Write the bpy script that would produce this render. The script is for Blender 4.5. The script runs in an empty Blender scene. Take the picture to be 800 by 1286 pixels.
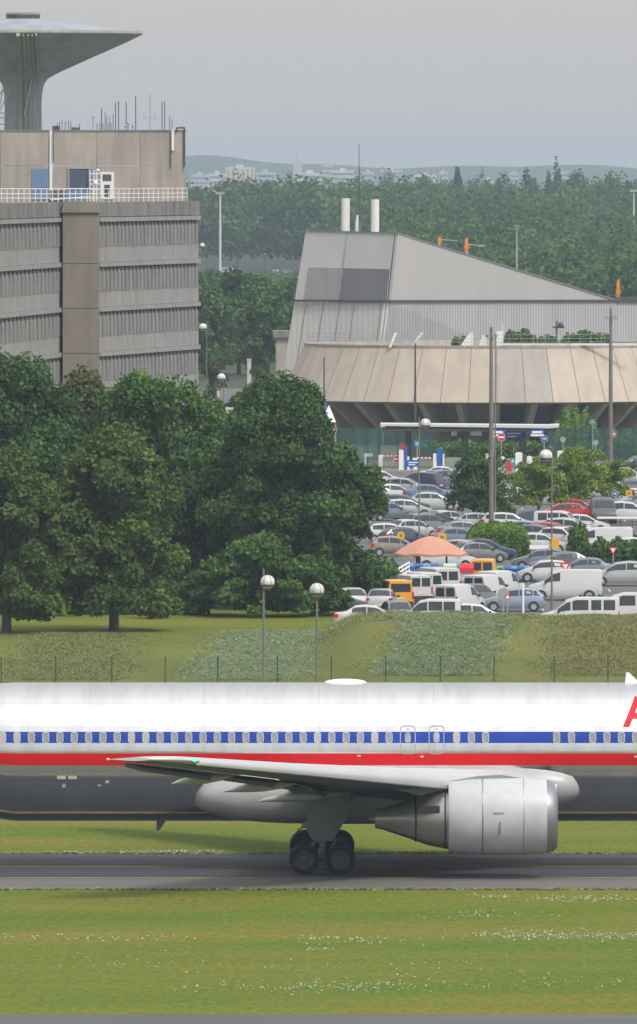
import bpy, bmesh, math, random
import numpy as np
from mathutils import Vector, Matrix, Quaternion

SC = bpy.context.scene
COL = SC.collection
PI = math.pi
R = math.radians
F = 14750.0          # focal length in photo pixels
HY = 215.0           # photo row of the horizon
CH = 27.5            # eye height above the airfield

# ------------------------------------------------------------------ camera
cam = bpy.data.cameras.new("camera")
camo = bpy.data.objects.new("camera", cam)
COL.objects.link(camo)
cam.sensor_fit = 'HORIZONTAL'
cam.sensor_width = 36.0
cam.lens = F / 800 * 36.0
cam.shift_y = -(643 - HY) / 800.0
camo.location = (0, 0, CH)
camo.rotation_euler = (R(90), 0, 0)
cam.clip_start = 1.0
cam.clip_end = 60000
SC.camera = camo

# ------------------------------------------------------------------ world, sun, exposure
SUN_EL, SUN_DIR = R(52), Vector((0.62, -0.78, 0)).normalized()
world = bpy.data.worlds.new("World")
SC.world = world
world.use_nodes = True
wn, wl = world.node_tree.nodes, world.node_tree.links
wn.clear()
sky = wn.new('ShaderNodeTexSky')
sky.sky_type = 'NISHITA'
sky.sun_disc = False
sky.sun_elevation = SUN_EL
sky.sun_rotation = math.atan2(SUN_DIR.x, SUN_DIR.y)
sky.air_density = 1.0
sky.dust_density = 4.0
sky.ozone_density = 1.0
hs = wn.new('ShaderNodeHueSaturation')
hs.inputs['Saturation'].default_value = 0.28
bg = wn.new('ShaderNodeBackground')
bg.inputs['Strength'].default_value = 0.10
wo = wn.new('ShaderNodeOutputWorld')
wl.new(sky.outputs[0], hs.inputs['Color'])
# high overcast veil: even grey, brighter overhead, laid over the clear sky
wt_ = wn.new('ShaderNodeTexCoord'); ws_ = wn.new('ShaderNodeSeparateXYZ'); wr_ = wn.new('ShaderNodeValToRGB')
wr_.color_ramp.elements[0].position = 0.0; wr_.color_ramp.elements[0].color = (.425, .420, .420, 1)
wr_.color_ramp.elements[1].position = 1.0; wr_.color_ramp.elements[1].color = (.72, .72, .72, 1)
e_ = wr_.color_ramp.elements.new(.02); e_.color = (.445, .437, .433, 1)
e_ = wr_.color_ramp.elements.new(.25); e_.color = (.42, .42, .42, 1)
wm_ = wn.new('ShaderNodeVectorMath'); wm_.operation = 'SCALE'; wm_.inputs['Scale'].default_value = 10.0
wx_ = wn.new('ShaderNodeMix'); wx_.data_type = 'RGBA'; wx_.inputs[0].default_value = .75
wl.new(wt_.outputs['Generated'], ws_.inputs[0]); wl.new(ws_.outputs[2], wr_.inputs[0]); wl.new(wr_.outputs[0], wm_.inputs[0])
# the veil is brightest around the hidden sun
wd_ = wn.new('ShaderNodeVectorMath'); wd_.operation = 'DOT_PRODUCT'
wd_.inputs[1].default_value = tuple(SUN_DIR * math.cos(SUN_EL) + Vector((0, 0, math.sin(SUN_EL))))
wc_ = wn.new('ShaderNodeMath'); wc_.operation = 'MAXIMUM'; wc_.inputs[1].default_value = 0
wp_ = wn.new('ShaderNodeMath'); wp_.operation = 'POWER'; wp_.inputs[1].default_value = 4
wq_ = wn.new('ShaderNodeMath'); wq_.operation = 'MULTIPLY_ADD'; wq_.inputs[1].default_value = 7.0; wq_.inputs[2].default_value = 9.2
wl.new(wt_.outputs['Generated'], wd_.inputs[0]); wl.new(wd_.outputs['Value'], wc_.inputs[0]); wl.new(wc_.outputs[0], wp_.inputs[0]); wl.new(wp_.outputs[0], wq_.inputs[0]); wl.new(wq_.outputs[0], wm_.inputs['Scale'])
wl.new(hs.outputs[0], wx_.inputs[6]); wl.new(wm_.outputs[0], wx_.inputs[7]); wl.new(wx_.outputs[2], bg.inputs['Color'])
wl.new(bg.outputs[0], wo.inputs['Surface'])

sl = bpy.data.lights.new("sun", 'SUN')
sl.energy = 1.4
sl.angle = R(12)
sl.color = (1.0, 0.95, 0.88)
slo = bpy.data.objects.new("sun", sl)
COL.objects.link(slo)
sv = SUN_DIR * math.cos(SUN_EL) + Vector((0, 0, math.sin(SUN_EL)))
slo.rotation_euler = sv.to_track_quat('Z', 'Y').to_euler()
slo.location = (60, -60, 120)

SC.view_settings.view_transform = 'Standard'
SC.view_settings.look = 'None'
SC.view_settings.exposure = 0.85
SC.view_settings.gamma = 1
SC.cycles.use_denoising = True
SC.cycles.max_bounces = 6
SC.cycles.volume_bounces = 0
SC.cycles.transparent_max_bounces = 8

# ------------------------------------------------------------------ helpers
def wx(px, Y): return (px - 400) / F * Y
def wz(py, Y): return CH - (py - HY) / F * Y
def gy(py): return CH * F / (py - HY)
def gp(px, py):
    Y = gy(py)
    return wx(px, Y), Y
def smooth(a, b, t):
    t = min(1, max(0, (t - a) / (b - a)))
    return t * t * (3 - 2 * t)

class MB:
    """collects faces and links them as one mesh object"""
    def __init__(s): s.v = []; s.f = []; s.m = []; s.M = None
    def pt(s, p):
        p = Vector(p)
        if s.M is not None: p = s.M @ p
        s.v.append(p); return len(s.v) - 1
    def poly(s, pts, m=0):
        s.f.append([s.pt(p) for p in pts]); s.m.append(m)
    def box(s, x0, x1, y0, y1, z0, z1, m=0):
        i = [s.pt(p) for p in ((x0,y0,z0),(x1,y0,z0),(x1,y1,z0),(x0,y1,z0),(x0,y0,z1),(x1,y0,z1),(x1,y1,z1),(x0,y1,z1))]
        for q in ((0,3,2,1),(4,5,6,7),(0,1,5,4),(1,2,6,5),(2,3,7,6),(3,0,4,7)):
            s.f.append([i[k] for k in q]); s.m.append(m)
    def prism(s, pts, axis, a, b, m=0):
        """extrude a 2-D outline along an axis"""
        def mk(p, t):
            return (t, p[0], p[1]) if axis == 'x' else ((p[0], t, p[1]) if axis == 'y' else (p[0], p[1], t))
        A = [s.pt(mk(p, a)) for p in pts]; B = [s.pt(mk(p, b)) for p in pts]
        s.f.append(A[::-1]); s.m.append(m); s.f.append(B); s.m.append(m)
        n = len(pts)
        for k in range(n):
            s.f.append([A[k], A[(k+1) % n], B[(k+1) % n], B[k]]); s.m.append(m)
    def cyl(s, p0, p1, r0, r1=None, n=10, m=0, caps=True):
        if r1 is None: r1 = r0
        p0 = Vector(p0); p1 = Vector(p1); d = (p1 - p0).normalized()
        u = d.orthogonal().normalized(); w = d.cross(u)
        A = []; B = []
        for k in range(n):
            a = 2 * PI * k / n; o = u * math.cos(a) + w * math.sin(a)
            A.append(s.pt(p0 + o * r0)); B.append(s.pt(p1 + o * r1))
        for k in range(n):
            s.f.append([A[k], A[(k+1) % n], B[(k+1) % n], B[k]]); s.m.append(m)
        if caps:
            s.f.append(A[::-1]); s.m.append(m); s.f.append(B); s.m.append(m)
    def lathe(s, prof, c, axis='z', n=24, m=0, ms=None):
        """prof: (t along axis, radius)"""
        rows = []
        for t, r in prof:
            row = []
            for k in range(n):
                a = 2 * PI * k / n; ca, sa = r * math.cos(a), r * math.sin(a)
                o = (ca, sa, t) if axis == 'z' else ((t, ca, sa) if axis == 'x' else (ca, t, sa))
                row.append(s.pt(Vector(c) + Vector(o)))
            rows.append(row)
        for i in range(len(rows) - 1):
            for k in range(n):
                s.f.append([rows[i][k], rows[i][(k+1) % n], rows[i+1][(k+1) % n], rows[i+1][k]])
                s.m.append(ms[i] if ms else m)
    def loft(s, rings, m=0, closed=True, caps=True, mf=None):
        rows = [[s.pt(p) for p in r] for r in rings]
        n = len(rows[0]); e = n if closed else n - 1
        for i in range(len(rows) - 1):
            for k in range(e):
                s.f.append([rows[i][k], rows[i][(k+1) % n], rows[i+1][(k+1) % n], rows[i+1][k]])
                s.m.append(mf(i, k) if mf else m)
        if caps:
            s.f.append(rows[0][::-1]); s.m.append(m); s.f.append(rows[-1]); s.m.append(m)
    def ball(s, c, rx, ry=None, rz=None, n=14, m=0):
        ry = ry or rx; rz = rz or rx
        rows = []
        h = n // 2
        for i in range(h + 1):
            t = PI * (i + 0.0) / h - PI / 2
            t = max(-PI/2 + .02, min(PI/2 - .02, t))
            rows.append([(c[0] + rx*math.cos(t)*math.cos(2*PI*k/n), c[1] + ry*math.cos(t)*math.sin(2*PI*k/n), c[2] + rz*math.sin(t)) for k in range(n)])
        s.loft(rows, m)
    def build(s, name, mats, parent=None, smooth_angle=None, loc=None):
        me = bpy.data.meshes.new(name)
        me.from_pydata([tuple(v) for v in s.v], [], s.f)
        for mt in (mats if isinstance(mats, (list, tuple)) else [mats]): me.materials.append(mt)
        me.polygons.foreach_set('material_index', s.m)
        bm = bmesh.new(); bm.from_mesh(me)
        bmesh.ops.recalc_face_normals(bm, faces=bm.faces)
        bm.to_mesh(me); bm.free()
        if smooth_angle:
            me.polygons.foreach_set('use_smooth', [True] * len(me.polygons))
            me.set_sharp_from_angle(angle=R(smooth_angle))
        me.update()
        o = bpy.data.objects.new(name, me)
        COL.objects.link(o)
        if parent: o.parent = parent
        if loc: o.location = loc
        return o

def tag(o, label=None, cat=None, group=None, kind=None):
    if label: o['label'] = label
    if cat: o['category'] = cat
    if group: o['group'] = group
    if kind: o['kind'] = kind
    return o
def empty(name, loc=(0,0,0), rz=0.0, label=None, cat=None, group=None):
    o = bpy.data.objects.new(name, None)
    o.empty_display_size = .5
    COL.objects.link(o); o.location = loc; o.rotation_euler = (0, 0, rz)
    return tag(o, label, cat, group)
def kids(o): return [c for c in bpy.data.objects if c.parent == o]
CHILD = {}
def copy_tree(o, parent=None, cache=True):
    c = o.copy(); COL.objects.link(c)
    if parent: c.parent = parent
    if o.name not in CHILD: CHILD[o.name] = [k.name for k in kids(o)]
    for n in CHILD[o.name]: copy_tree(bpy.data.objects[n], c)
    return c

# ------------------------------------------------------------------ materials
def nodes(name):
    m = bpy.data.materials.new(name); m.use_nodes = True
    nt = m.node_tree
    return m, nt, nt.nodes['Principled BSDF'], nt.links
def c4(c): return (c[0], c[1], c[2], 1)
def mul(c, k): return tuple(min(1, x * k) for x in c)
def pm(name, col, rough=.6, metal=0.0, var=.12, scale=2.0, stretch=(1,1,1), bump=0.0, spec=None, coat=0.0, col2=None, detail=5):
    m, nt, b, L = nodes(name)
    b.inputs['Roughness'].default_value = rough
    b.inputs['Metallic'].default_value = metal
    if spec is not None: b.inputs['Specular IOR Level'].default_value = spec
    if coat: b.inputs['Coat Weight'].default_value = coat; b.inputs['Coat Roughness'].default_value = .08
    tc = nt.nodes.new('ShaderNodeTexCoord')
    mp = nt.nodes.new('ShaderNodeMapping'); mp.inputs['Scale'].default_value = stretch
    nz = nt.nodes.new('ShaderNodeTexNoise'); nz.inputs['Scale'].default_value = scale
    nz.inputs['Detail'].default_value = detail; nz.inputs['Roughness'].default_value = .6
    rp = nt.nodes.new('ShaderNodeValToRGB')
    rp.color_ramp.elements[0].position = .32; rp.color_ramp.elements[1].position = .68
    rp.color_ramp.elements[0].color = c4(mul(col, 1 - var)); rp.color_ramp.elements[1].color = c4(col2 if col2 else mul(col, 1 + var))
    L.new(tc.outputs['Object'], mp.inputs['Vector']); L.new(mp.outputs[0], nz.inputs['Vector'])
    L.new(nz.outputs[0], rp.inputs[0]); L.new(rp.outputs[0], b.inputs['Base Color'])
    if bump:
        bp = nt.nodes.new('ShaderNodeBump'); bp.inputs['Strength'].default_value = bump; bp.inputs['Distance'].default_value = .05
        L.new(nz.outputs[0], bp.inputs['Height']); L.new(bp.outputs[0], b.inputs['Normal'])
    return m
def glow(name, col, s):
    m, nt, b, L = nodes(name)
    b.inputs['Base Color'].default_value = c4(col); b.inputs['Emission Color'].default_value = c4(col); b.inputs['Emission Strength'].default_value = s
    return m
def leafmat(name, ca, cb, trans=.25):
    """foliage: two greens mixed by each leaf clump's own random tint"""
    m, nt, b, L = nodes(name)
    at = nt.nodes.new('ShaderNodeAttribute'); at.attribute_name = 'tint'
    mx = nt.nodes.new('ShaderNodeValToRGB')
    mx.color_ramp.elements[0].color = c4(ca); mx.color_ramp.elements[1].color = c4(cb)
    L.new(at.outputs['Fac'], mx.inputs[0]); L.new(mx.outputs[0], b.inputs['Base Color'])
    b.inputs['Roughness'].default_value = .65; b.inputs['Specular IOR Level'].default_value = .25
    tr = nt.nodes.new('ShaderNodeBsdfTranslucent'); L.new(mx.outputs[0], tr.inputs['Color'])
    ms = nt.nodes.new('ShaderNodeMixShader'); ms.inputs[0].default_value = trans
    L.new(b.outputs[0], ms.inputs[1]); L.new(tr.outputs[0], ms.inputs[2])
    L.new(ms.outputs[0], nt.nodes['Material Output'].inputs['Surface'])
    return m
def palette(name, cols, trans=.2):
    """foliage and flowers: constant colour steps picked by each blade's own tint"""
    m = leafmat(name, cols[0][1], cols[-1][1], trans)
    rp = [n for n in m.node_tree.nodes if n.type == 'VALTORGB'][0].color_ramp
    rp.interpolation = 'LINEAR'
    while len(rp.elements) > 1: rp.elements.remove(rp.elements[-1])
    rp.elements[0].position = cols[0][0]; rp.elements[0].color = c4(cols[0][1])
    for p, c in cols[1:]:
        e = rp.elements.new(p); e.color = c4(c)
    return m

def quadmesh(name, V, tint, mat, parent=None, mats=None):
    """V: (n,4,3) array of quads, tint: (n,)"""
    n = len(V)
    me = bpy.data.meshes.new(name)
    me.vertices.add(n * 4); me.loops.add(n * 4); me.polygons.add(n)
    me.vertices.foreach_set('co', V.reshape(-1).astype(np.float32))
    me.loops.foreach_set('vertex_index', np.arange(n * 4, dtype=np.int32))
    me.polygons.foreach_set('loop_start', np.arange(0, n * 4, 4, dtype=np.int32))
    me.polygons.foreach_set('loop_total', np.full(n, 4, dtype=np.int32))
    a = me.attributes.new('tint', 'FLOAT', 'FACE'); a.data.foreach_set('value', tint.astype(np.float32))
    me.materials.append(mat)
    me.update(calc_edges=True); me.validate()
    o = bpy.data.objects.new(name, me); COL.objects.link(o)
    if parent: o.parent = parent
    return o
def leaf_quads(P, N, size, rng):
    """P points, N outward directions -> leaf clump quads"""
    n = len(P)
    Nn = N + rng.normal(0, .55, (n, 3)); Nn /= np.linalg.norm(Nn, axis=1, keepdims=True) + 1e-9
    U = np.cross(Nn, rng.normal(0, 1, (n, 3))); U /= np.linalg.norm(U, axis=1, keepdims=True) + 1e-9
    W = np.cross(Nn, U)
    s = (size * rng.uniform(.55, 1.35, n))[:, None]; t = s * rng.uniform(.5, .9, n)[:, None]
    k = Nn * s * .25
    return np.stack([P - U * s * .5 - k, P - W * t * .5, P + U * s * .5 - k, P + W * t * .5], 1)
def crown_points(rx, ry, z0, z1, n, rng, lobes=26, lr=.34, shape='round'):
    """clumped crown between z0 and z1; returns points, normals, tint"""
    h = (z1 - z0) / 2; zc = (z0 + z1) / 2
    t = (np.arange(lobes) + rng.uniform(0, 1, lobes)) / lobes
    if shape == 'dome': pr = np.where(t < .34, .80 + .2 * t / .34, np.sqrt(np.clip(1 - ((t - .34) / .68) ** 1.8, 0, 1)))
    elif shape == 'spire': pr = np.sqrt(np.clip(1 - t, 0, 1)) * np.clip(t * 6, .3, 1)
    else: pr = np.sqrt(np.clip(1 - ((t - .42) / .60) ** 2, 0, 1))
    ph = rng.uniform(0, 2 * PI, lobes); rad = pr * np.maximum(rng.uniform(0, 1, lobes) ** .3, .2) * (1 - lr * .62)
    C = np.stack([rad * np.cos(ph), rad * np.sin(ph), (2 * t - 1) * (1 - lr * .5)], 1)
    LR = rng.uniform(.6, 1.25, lobes) * lr
    lt = rng.uniform(-.22, .22, lobes)
    wgt = LR ** 2; wgt /= wgt.sum()
    idx = rng.choice(lobes, n, p=wgt)
    u = rng.normal(0, 1, (n, 3)); u /= np.linalg.norm(u, axis=1, keepdims=True)
    u[:, 2] = np.where(u[:, 2] < -.25, -u[:, 2] * .6, u[:, 2])
    rr = 1 - np.abs(rng.normal(0, .16, n)) + rng.normal(0, .05, n)
    P = C[idx] + u * (LR[idx] * rr)[:, None]
    q = rng.random(n) < .20
    P = np.where(q[:, None], P * rng.uniform(.25, .85, (n, 1)) * np.array([1, 1, 1.0]), P)
    P = P * np.array([rx, ry, h]) + np.array([0, 0, zc])
    t = np.clip(.45 + lt[idx] + rng.normal(0, .13, n), 0, 1)
    return P, u, t
# ------------------------------------------------------------------ ground materials
def grassmat(name, stops, s1=.12, s2=1.6, stretch=(1, 1, 1), w2=.45):
    m, nt, b, L = nodes(name)
    b.inputs['Roughness'].default_value = .9; b.inputs['Specular IOR Level'].default_value = .15
    tc = nt.nodes.new('ShaderNodeTexCoord')
    mp = nt.nodes.new('ShaderNodeMapping'); mp.inputs['Scale'].default_value = stretch
    n1 = nt.nodes.new('ShaderNodeTexNoise'); n1.inputs['Scale'].default_value = s1; n1.inputs['Detail'].default_value = 6
    n1.inputs['Roughness'].default_value = .62
    n2 = nt.nodes.new('ShaderNodeTexNoise'); n2.inputs['Scale'].default_value = s2; n2.inputs['Detail'].default_value = 4; n2.inputs['Roughness'].default_value = .6
    mt = nt.nodes.new('ShaderNodeMix'); mt.data_type = 'FLOAT'; mt.inputs[0].default_value = w2
    rp = nt.nodes.new('ShaderNodeValToRGB')
    e = rp.color_ramp.elements
    e[0].position, e[0].color = stops[0][0], c4(stops[0][1]); e[1].position, e[1].color = stops[-1][0], c4(stops[-1][1])
    for p, c in stops[1:-1]:
        k = e.new(p); k.color = c4(c)
    L.new(tc.outputs['Object'], mp.inputs[0])
    L.new(mp.outputs[0], n1.inputs['Vector'])
    m2 = nt.nodes.new('ShaderNodeMapping'); m2.inputs['Scale'].default_value = (1.9, .42, 1)   # tufts and mowing grain
    L.new(tc.outputs['Object'], m2.inputs[0]); L.new(m2.outputs[0], n2.inputs['Vector'])
    L.new(n1.outputs[0], mt.inputs[2]); L.new(n2.outputs[0], mt.inputs[3])
    L.new(mt.outputs[0], rp.inputs[0]); L.new(rp.outputs[0], b.inputs['Base Color'])
    n3 = nt.nodes.new('ShaderNodeTexNoise'); n3.inputs['Scale'].default_value = 4.5; n3.inputs['Detail'].default_value = 3
    bp = nt.nodes.new('ShaderNodeBump'); bp.inputs['Strength'].default_value = .5; bp.inputs['Distance'].default_value = .08
    L.new(tc.outputs['Object'], n3.inputs['Vector']); L.new(n3.outputs[0], bp.inputs['Height']); L.new(bp.outputs[0], b.inputs['Normal'])
    return m
M_field = grassmat('airfield_grass', [(.33, (.050,.096,.007)), (.45, (.080,.128,.008)), (.53, (.122,.136,.012)), (.66, (.200,.145,.036))], .10, 2.2, (.35, 1, 1), .55)
M_slope = grassmat('mown_bank_grass', [(.32, (.066,.100,.018)), (.46, (.098,.122,.024)), (.57, (.138,.140,.033)), (.70, (.195,.148,.056))], .22, 2.6, (1.0, .22, 1), .5)
M_asph = pm('asphalt', (.030,.033,.042), .85, var=.22, scale=.35, stretch=(.12, 1.2, 1))
M_shoulder = pm('worn_shoulder_asphalt', (.108,.102,.096), .9, var=.16, scale=.5, stretch=(.15, 1.5, 1))
M_carpark = pm('car_park_asphalt', (.105,.105,.11), .9, var=.2, scale=.22)
M_road = pm('pale_road', (.16,.158,.155), .9, var=.15, scale=.2)
M_yellow = pm('yellow_line_paint', (.38,.29,.09), .8, var=.3, scale=.8)
M_white_line = pm('white_line_paint', (.42,.42,.40), .8, var=.25, scale=.8)
M_kerb = pm('kerb_concrete', (.32,.31,.29), .85, var=.12, scale=1.5)

def sheet(name, x0, x1, y0, y1, z, m):
    b = MB(); b.poly([(x0,y0,z),(x1,y0,z),(x1,y1,z),(x0,y1,z)])
    return tag(b.build(name, m), kind='structure')
M_plain = pm('dull_plain_earth', (.105,.108,.082), .95, var=.25, scale=.03)
sheet('ground', -3000, 3000, -1200, 12400, -.02, M_plain)
sheet('airfield_grass', -300, 300, -400, 1095, 0, M_field)
sheet('taxiway', -160, 160, 456.4, 473.0, .012, M_asph)
sheet('taxiway_shoulder', -160, 160, 449.7, 456.36, .012, M_shoulder)
sheet('taxiway_centreline', -160, 160, 464.1, 464.4, .024, M_yellow)
sheet('taxiway_edge_marking', -160, 160, 456.55, 456.85, .024, M_yellow)
M_near = pm('near_taxiway_asphalt', (.085,.085,.09), .88, var=.18, scale=.4, stretch=(.2, 1.2, 1))
sheet('near_taxiway', -160, 160, 340, 382.7, .012, M_near)

# the grass bank in front of the car park
def bank_h(x, y):
    k = smooth(-1.2, 2.6, x)
    top = 1.56 + .1 * math.sin(x * .31) + .05 * math.sin(x * 1.7)
    return .01 + k * top * (smooth(618, 684, y) if y < 684 else 1 - smooth(687, 698, y)) + .02 * math.sin(x * 2.1 + y * .7)
def grid(name, x0, x1, nx, y0, y1, ny, h, m):
    b = MB()
    for j in range(ny + 1):
        for i in range(nx + 1):
            x = x0 + (x1 - x0) * i / nx; y = y0 + (y1 - y0) * j / ny
            b.v.append(Vector((x, y, h(x, y))))
    for j in range(ny):
        for i in range(nx):
            a = j * (nx + 1) + i
            b.f.append([a, a + 1, a + nx + 2, a + nx + 1]); b.m.append(0)
    return b.build(name, m, smooth_angle=60)
tag(grid('grass_bank', -60, 60, 150, 600, 699, 70, lambda x, y: bank_h(x, y) + (.0 if 602 < y < 697 else -.02), M_slope), kind='structure')

# car park surface, roads
sheet('car_park', 1.5, 120, 699.5, 1072, .014, M_carpark)
sheet('access_road', -140, 140, 1074, 1092, .014, M_road)
sheet('ring_road', -60, 5, 1230, 1472, .014, M_carpark)
M_floor = pm('woodland_floor', (.030,.042,.018), .95, var=.3, scale=.05)
sheet('woodland_floor', -400, 600, 1490, 3083, .006, M_floor)
sheet('woodland_floor', -400, 700, 3127, 5200, .006, M_floor)
sheet('motorway', -700, 700, 3085, 3125, .014, M_road)
# painted parking bay lines
b = MB()
for y in range(716, 1066, 17):
    for k in range(16):
        x = 4 + k * 2.5
        b.poly([(x, y, .026), (x + .12, y, .026), (x + .12, y + 5, .026), (x, y + 5, .026)])
tag(b.build('bay_markings', M_white_line), kind='structure')

# hills on the skyline
def hill_h(x, y):
    f = math.exp(-((x + 115) / 75) ** 2) * 15 + math.exp(-((x + 20) / 90) ** 2) * 5 + math.exp(-((x - 260) / 130) ** 2) * 6
    return (27 + f + 2 * math.sin(x * .013) + 1.2 * math.sin(x * .051 + 1)) * smooth(10200, 11200, y)
M_hill = grassmat('hill_woodland', [(.3, (.03,.055,.03)), (.7, (.07,.10,.05))], .01, .08)
tag(grid('hills', -1400, 1400, 200, 10150, 12200, 10, hill_h, M_hill), kind='structure')

# haze
hz, nt, pb, L = nodes('haze_air')
nt.nodes.remove(pb)
pv = nt.nodes.new('ShaderNodeVolumePrincipled')
pv.inputs['Color'].default_value = (.68, .83, 1.0, 1)
pv.inputs['Density'].default_value = 0.000090
pv.inputs['Anisotropy'].default_value = .2
L.new(pv.outputs[0], nt.nodes['Material Output'].inputs['Volume'])
try: hz.cycles.homogeneous_volume = True
except Exception: pass
b = MB(); b.box(-3100, 3100, -1300, 12500, -1.5, 57)
hb = b.build('haze', hz); tag(hb, kind='stuff')
# ------------------------------------------------------------------ trees
BARK = pm('bark', (.075,.06,.048), .9, var=.25, scale=3, stretch=(1,1,.3), bump=.3)
M_oak = leafmat('dark_broadleaf', (.024,.066,.018), (.098,.195,.034))
M_plane = leafmat('mid_broadleaf', (.030,.082,.018), (.125,.235,.038))
M_olive = leafmat('olive_broadleaf', (.036,.080,.016), (.155,.215,.034))
M_brown = leafmat('bronze_broadleaf', (.040,.062,.016), (.14,.15,.038))
M_light = leafmat('light_broadleaf', (.11,.19,.024), (.30,.40,.05), .4)
M_hedge = leafmat('clipped_hedge', (.055,.125,.014), (.17,.30,.034))
M_wood = leafmat('far_woodland', (.024,.075,.018), (.105,.195,.030))

def tree(label, x, y, h, r, mat, z0=.16, n=9000, leaf=.42, lobes=30, lr=.33, seed=1, shape='round', trunk=.32, group=None, name='broadleaf_tree', flat=1.0, parts=True, stems=1, cat='tree', limbs=7, base=0):
    if leaf in (.40, .42, .44, .46): n = int(n * 2.0); leaf *= .72
    rng = np.random.default_rng(seed)
    t = empty(name, (x, y, base), 0, label, cat, group)
    if mat is M_wood: n = int(n * 1.6); leaf *= .8
    P, N, tint = crown_points(r, r * flat, h * z0, h, n, rng, lobes, lr, shape)
    quadmesh('crown', leaf_quads(P, N, leaf, rng), tint, mat, t)
    b = MB()
    for s in range(stems):
        ox, oy = (0, 0) if stems == 1 else (rng.uniform(-.5, .5) * r * .3, rng.uniform(-.5, .5) * r * .3)
        top = Vector((ox + rng.uniform(-.3, .3), oy, h * .62))
        b.cyl((ox * .4, oy * .4, -.05), (ox * .7, oy * .7, h * .25), trunk, trunk * .72, 9)
        b.cyl((ox * .7, oy * .7, h * .25), top, trunk * .72, trunk * .25, 8)
        for k in range(limbs):
            a = rng.uniform(0, 2 * PI); zz = h * rng.uniform(.2, .5)
            p0 = Vector((ox * .7, oy * .7, zz))
            b.cyl(p0, p0 + Vector((math.cos(a) * r * .6, math.sin(a) * r * .6, h * rng.uniform(.12, .3))), trunk * .4, trunk * .1, 6)
    b.build('trunk', BARK, t, 50)
    return t
def bush(label, x0, x1, y0, y1, h, mat, n, leaf=.3, seed=1, name='hedge', cat='hedge', group=None, base=0, lumps=14, rough=.12):
    """long clipped or loose shrub filling a box"""
    rng = np.random.default_rng(seed)
    cx, cy = (x0 + x1) / 2, (y0 + y1) / 2
    rx, ry = (x1 - x0) / 2, (y1 - y0) / 2
    t = empty(name, (cx, cy, base), 0, label, cat, group)
    u = rng.uniform(-1, 1, (n, 2)); hgt = np.clip(1 - np.abs(u[:, 0]) ** 5, 0, 1) ** .5 * np.clip(1 - np.abs(u[:, 1]) ** 5, 0, 1) ** .5
    w = 1 + rough * (np.sin(u[:, 0] * lumps + seed) + np.sin(u[:, 1] * 5 + u[:, 0] * lumps * .53))
    z = h * hgt * w * (1 - np.abs(rng.normal(0, .22, n)))
    # sides
    sd = rng.random(n) < .5
    z = np.where(sd, z * rng.random(n), z)
    e = np.where(rng.random(n) < .75, -1, 1) * (1 - np.abs(rng.normal(0, .08, n)))
    u[:, 1] = np.where(sd, e, u[:, 1])
    P = np.stack([u[:, 0] * rx, u[:, 1] * ry, np.maximum(z, .05)], 1)
    N = np.stack([u[:, 0] * .6, u[:, 1] * .8, np.full(n, .7)], 1)
    tint = np.clip(.45 + .2 * np.sin(u[:, 0] * lumps * 1.3 + seed) + rng.normal(0, .2, n), 0, 1)
    quadmesh('foliage', leaf_quads(P, N, leaf, rng), tint, mat, t)
    b = MB()
    for k in range(6):
        xx = rx * (-.8 + 1.6 * k / 5)
        b.cyl((xx, 0, -.03), (xx + .1, .1, h * .55), .05, .02, 6)
    b.build('stem', BARK, t)
    return t

# front row, this side of the car park
def tp(px, Y): return wx(px, Y), Y
tree('dark domed tree on a short trunk in front of the wood, olive at its top', *tp(143, 703), 11.6, 4.7, M_olive, .035, 24000, .40, 130, .20, 11, 'dome')
tree('tree with olive tips cut by the picture edge beside the dark domed tree', *tp(8, 700), 10.7, 4.3, M_olive, .035, 22000, .40, 120, .20, 12, 'dome')
tree('tallest dark tree at the concrete tower block, round topped', *tp(14, 752), 15.6, 5.4, M_oak, .05, 18000, .46, 90, .23, 13)
tree('bronze tinted tree under the plain concrete stair tower', *tp(112, 762), 14.4, 4.0, M_brown, .05, 12000, .44, 44, .28, 14)
tree('broad green tree hiding the lower storeys at the far end of the office block', *tp(196, 752), 14.2, 5.4, M_plane, .05, 20000, .44, 100, .22, 15)
tree('dark tree filling the gap between office block trees and the big car park tree', *tp(262, 765), 12.4, 4.6, M_oak, .03, 15000, .46, 50, .28, 16)
tree('biggest bushy tree on the edge of the car park left of the masts', *tp(352, 738), 14.2, 5.3, M_oak, .02, 30000, .42, 150, .19, 17)
tree('lower dark tree spreading over the parked cars beside the orange van', *tp(430, 741), 9.4, 3.1, M_oak, .03, 14000, .40, 50, .28, 18)
tree('shaded dark tree behind the dark domed tree', *tp(232, 742), 10.2, 4.4, M_oak, .0, 14000, .44, 46, .28, 19)
tree('shaded dark tree between the two olive tipped trees', *tp(70, 748), 11.2, 4.4, M_oak, .0, 14000, .46, 46, .28, 22)
tree('pale green bushy sapling in front of the big car park tree', *tp(332, 724), 4.9, 3.6, M_plane, .0, 11000, .34, 46, .27, 20, trunk=.12)
tree('low dark shrub at the foot of the big car park tree, beside the globe lamps', *tp(392, 727), 3.6, 2.6, M_oak, .0, 6500, .34, 20, .32, 23, trunk=.1, name='shrub', cat='shrub')
tree('low green shrub between the domed tree and the pale sapling', *tp(262, 728), 3.4, 2.6, M_plane, .0, 6500, .34, 20, .32, 24, trunk=.1, name='shrub', cat='shrub')
tree('small light green shrub on the grass beside the domed tree trunk', *tp(192, 722), 1.7, 1.2, M_light, .02, 1400, .26, 12, .4, 25, trunk=.05, name='shrub', cat='shrub')
tree('small light green shrub on the grass behind the domed tree, at its left', *tp(70, 726), 1.9, 1.4, M_light, .02, 1400, .26, 12, .4, 26, trunk=.05, name='shrub', cat='shrub')

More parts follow.
